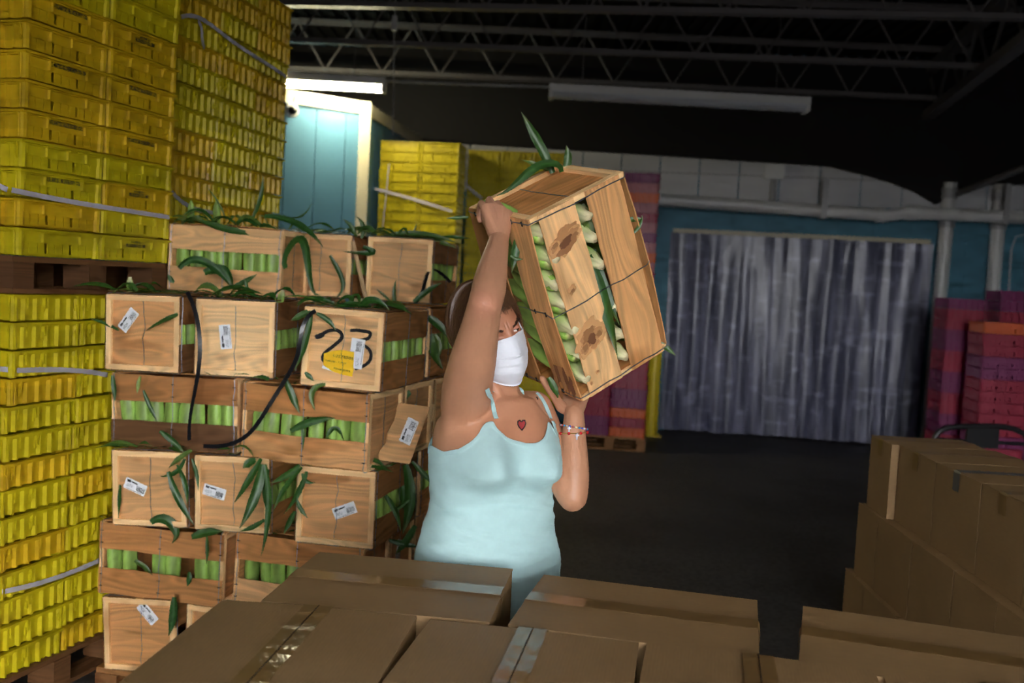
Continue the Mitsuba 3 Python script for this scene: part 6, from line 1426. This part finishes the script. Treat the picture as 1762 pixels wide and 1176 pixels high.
# bracelets on the left wrist
AX = unit(WL - EL); bx, by, bz = basis(AX, (0, -1, 0))
for i, (f, beads, lb) in enumerate(((0.835, [(0.02, 0.05, 0.5), (0.6, 0.62, 0.65), (0.45, 0.06, 0.06), (0.02, 0.3, 0.6), (0.6, 0.62, 0.65), (0.02, 0.05, 0.5), (0.5, 0.1, 0.1), (0.7, 0.65, 0.4), (0.02, 0.3, 0.6)], 'bracelet of blue, white and red beads on the woman\'s wrist'), (0.765, None, 'fine chain bracelet with red beads below the blue beaded bracelet'))):
    k = tag(num('bracelet'), lb, 'bracelet'); c_ = lerp(EL, WL, f); R_ = 0.0335 + 0.001 * i; tilt = (0.06 if i == 0 else -0.02)
    ringp = lambda a: c_ + R_ * (math.cos(a) * bx + math.sin(a) * by) + AX * 0.006 * math.cos(a + (0.8 if i == 0 else 2.0)) 
    add(k + '__cord', Acc().tube([ringp(a) for a in np.linspace(0, 2 * math.pi, 49)[:-1]], 0.0009, 5, closed=True), 'wire_metal' if i == 0 else 'gold_metal')
    ang = np.arange(26) * 2 * math.pi / 26 if i == 0 else np.arange(7) * 2 * math.pi / 7 + 0.25
    for j, a in enumerate(ang):
        s_ = trimesh.creation.icosphere(subdivisions=2, radius=0.0027 if i == 0 else 0.0038); c3 = beads[j % len(beads)] if i == 0 else (0.5, 0.01, 0.015)
        scene[part(k, 'bead')] = mikit.ply((np.array(s_.vertices) + ringp(a) , np.array(s_.faces)), 'glossy_paint', True, color=np.tile(c3, (len(s_.vertices), 1)))
    a_ = math.atan2((CAM - c_) @ by, (CAM - c_) @ bx) + (0.25 if i else -0.35); p_ = ringp(a_) + unit(CAM - c_) * 0.002
    add(k + '__charm', Acc().box([-0.0015, -0.0012, -0.016], [0.0015, 0.0012, 0.0], M=frame(p_, [1, 0, 0], [0, 1, 0], [0, 0, 1])).box([-0.005, -0.0012, -0.007], [0.005, 0.0012, -0.004], M=frame(p_, [1, 0, 0], [0, 1, 0], [0, 0, 1])), 'wire_metal')

# ------------------------------------------------------------------ the carried crate
MH = frame(KB, K1, -K3, K2)
k = crate('H', MH, 'corn crate with scorched slats held high by the woman', 909, (0.56, 0.88, 0.62), [0.62, 0.34, 0.55, 0.5, 0.74, 0.6, 0.78, 0.6], group=None, bow=0.010, rail_tone=0.82, panel_tone=0.56)
labels[k].pop('group', None)
rg = np.random.default_rng(31)
for i, y in enumerate(np.linspace(0.05, 0.455, 7)):
    for x0, nm in ((0.020, 'by the near edge'), (0.150, 'in the middle gap')):
        if x0 > 0.1 and i in (0, 2, 3, 4): 
            if i in (3,): continue
        o_ = [x0 + 0.013 + rg.normal() * 0.003, y + rg.normal() * 0.006, -0.004 + rg.uniform(-0.004, 0.01)]; up_ = unit([rg.normal() * 0.08, rg.normal() * 0.18 - 0.15, 1]); bx, by, bz = basis(up_, (1, 0, 0)); a = rg.uniform(0, 6)
        key = num('corn_ear'); put(key, BUTTS[rg.integers(4)], MH @ frame(o_, bx * math.cos(a) + by * math.sin(a), -bx * math.sin(a) + by * math.cos(a), bz))
        tag(key, f'corn butt {nm} of carried crate, {NTH[i]} from top', 'corn ear', 'corn ears in the carried crate')
for i, y in enumerate(np.linspace(0.06, 0.45, 7)):
    o_ = [0.030 + rg.normal() * 0.002, y, 0.02]; up_ = unit([0, rg.normal() * 0.15 - 0.2, 1]); bx, by, bz = basis(up_, (1, 0, 0))
    key = num('corn_ear'); put(key, EARS[rg.integers(7)], MH @ frame(o_, bx, by, bz)); tag(key, f'corn ear in left side gap of carried crate, {NTH[i]} from top', 'corn ear', 'corn ears in the carried crate')
for i, y in enumerate(np.linspace(0.10, 0.44, 5)):
    o_ = [CW - 0.030, y, 0.0]; up_ = unit([0, rg.normal() * 0.15, 1]); bx, by, bz = basis(up_, (1, 0, 0))
    key = num('corn_ear'); put(key, BUTTS[rg.integers(4)], MH @ frame(o_, bx, by, bz)); tag(key, f'corn ear in right side gap of carried crate, {NTH[i]} from top', 'corn ear', 'corn ears in the carried crate')
GH = 'corn leaves on the carried crate'
for pts, Y, w, lb, hue, dY in (
    ([(951, 298), (935, 262), (915, 225), (897, 193)], 2.60, 0.026, 'tall upright corn leaf rising from the top of the carried crate', 0.06, None),
    ([(973, 297), (977, 275), (974, 250)], 2.62, 0.022, 'short upright corn leaf on top of the carried crate', 0.10, None),
    ([(966, 296), (958, 283), (945, 281), (900, 305), (855, 337)], 2.58, 0.022, 'long corn leaf bent over and lying along the top rail of the carried crate', 0.02, [0, -.02, -.03, -.06, -.08]),
    ([(944, 293), (925, 285), (897, 275)], 2.62, 0.014, 'pale corn leaf tip pointing left on the carried crate', 0.4, None),
    ([(806, 374), (790, 375), (768, 376)], 2.56, 0.010, 'corn leaf sticking out at the left corner of the carried crate', 0.1, None),
    ([(1080, 378), (1093, 378), (1107, 377)], 2.5, 0.014, 'corn leaf sticking out right of the carried crate near its top', 0.12, None),
    ([(1088, 402), (1098, 392), (1105, 370)], 2.5, 0.010, 'upturned corn leaf at the right edge of the carried crate', 0.12, None),
    ([(1125, 588), (1142, 596), (1163, 613)], 2.62, 0.016, 'corn leaf sticking out at the lower right of the carried crate', 0.1, None),
    ([(1012, 440), (1030, 490), (1045, 540), (1062, 612)], 2.47, 0.034, 'long dark corn leaf showing in the gap between two slats of the carried crate', 0.03, None),
    ([(1020, 430), (1040, 500), (1066, 560)], 2.49, 0.030, 'second dark corn leaf in the gap between two slats of the carried crate', 0.0, None),
    ([(895, 400), (885, 440), (880, 470)], 2.40, 0.022, 'dark corn leaf hanging behind the raised wrist', 0.0, None),
    ([(878, 440), (890, 446), (900, 446)], 2.37, 0.008, 'small corn leaf before the near slat of the carried crate', 0.1, None),
    ([(944, 650), (953, 668), (961, 687)], 2.545, 0.020, 'corn leaf hanging over the thumb under the carried crate', 0.05, None),
    ([(1000, 352), (1010, 380), (1022, 420)], 2.45, 0.03, 'brown-green husk in the top of the middle gap of the carried crate', 0.5, None)):
    leaf_px(pts, Y, w, lb, GH, hue, dY)
# scorch marks and stains on the slats
def mark(part_, centre, rx, ry, axis, seed, bsdf, o_, ea, eb, nrm, lift):
    rg = np.random.default_rng(seed); a = np.linspace(0, 2 * math.pi, 40)[:-1]
    r = 1 + 0.14 * (meshkit.noise(np.stack([np.cos(a) * 4.5 + seed, np.sin(a) * 4.5, a * 0], -1), seed + 3) - 0.5) * 2 + 0.34 * (meshkit.noise(np.stack([np.cos(a) * 1.7 + seed, np.sin(a) * 1.7, a * 0], -1), seed) - 0.5) * 2 + 0.03 * rg.normal(size=39)
    P = [centre + ea * rx * math.cos(t) * q + eb * ry * math.sin(t) * q for t, q in zip(a, r)]
    V = np.array([centre] + P) + nrm * lift; F = [[0, i + 1, (i + 1) % 39 + 1] for i in range(39)]
    add(part_, (V, np.array(F)), bsdf)
def hit_plane(x, y, o_, n_): r = ray(x, y); return CAM + r * (((o_ - CAM) @ n_) / (r @ n_))
mk_ = np.random.default_rng(4)
bs = k + '__bottom_slat'
pb = KB - K2 * 0.0095
for i, (x, y, rx, ry) in enumerate(((972, 414, 0.036, 0.018), (985, 402, 0.020, 0.012), (955, 424, 0.016, 0.010), (1018, 582, 0.030, 0.022), (1030, 572, 0.016, 0.016), (1008, 598, 0.016, 0.014), (985, 500, 0.010, 0.006), (1028, 640, 0.004, 0.004), (1018, 660, 0.004, 0.003))):
    for h in range(4):
        mark(part(bs, 'stain'), hit_plane(x, y, pb, K2) + K3 * mk_.normal() * rx * 0.2 + K1 * mk_.normal() * ry * 0.15, rx * (1.45, 1.15, 0.9, 0.6)[h], ry * (1.5, 1.15, 0.85, 0.55)[h], 0, 40 + i * 7 + h, ('scorch_3', 'scorch_2', 'scorch_light', 'scorch')[h] if i in (0, 3) else ('scorch_3', 'scorch_3', 'scorch_2', 'scorch_light')[h], pb, unit(K1 * 0.9 + K3 * 0.35), unit(K3 - K1 * 0.2), -K2, 0.0003 + 0.00012 * h + 0.00002 * i)
    continue
    mark(part(bs, 'stain'), hit_plane(x, y, pb, K2), rx, ry, 0, 40 + i, 'scorch' if i in (0, 3) else 'scorch_light', pb, unit(K1 * 0.9 + K3 * 0.35), unit(K3 - K1 * 0.2), -K2, 0.0004 + 0.00012 * (i in (0, 3)))
ss_ = k + '__side_slat'
ps = KB - K1 * 0.0145
for i, (x, y, ln_, w_) in enumerate(((950, 610, 0.075, 0.010), (965, 640, 0.060, 0.012), (975, 655, 0.045, 0.010), (940, 580, 0.06, 0.006), (985, 668, 0.03, 0.010), (958, 655, 0.05, 0.008), (930, 560, 0.05, 0.004))):
    mark(part(ss_, 'stain'), hit_plane(x, y, KB - K1 * 0.0085, K1), w_, ln_, 0, 70 + i, 'scorch_light' if i % 2 else 'scorch', ps, K2, K3, -K1, 0.0004 + 0.0001 * i)
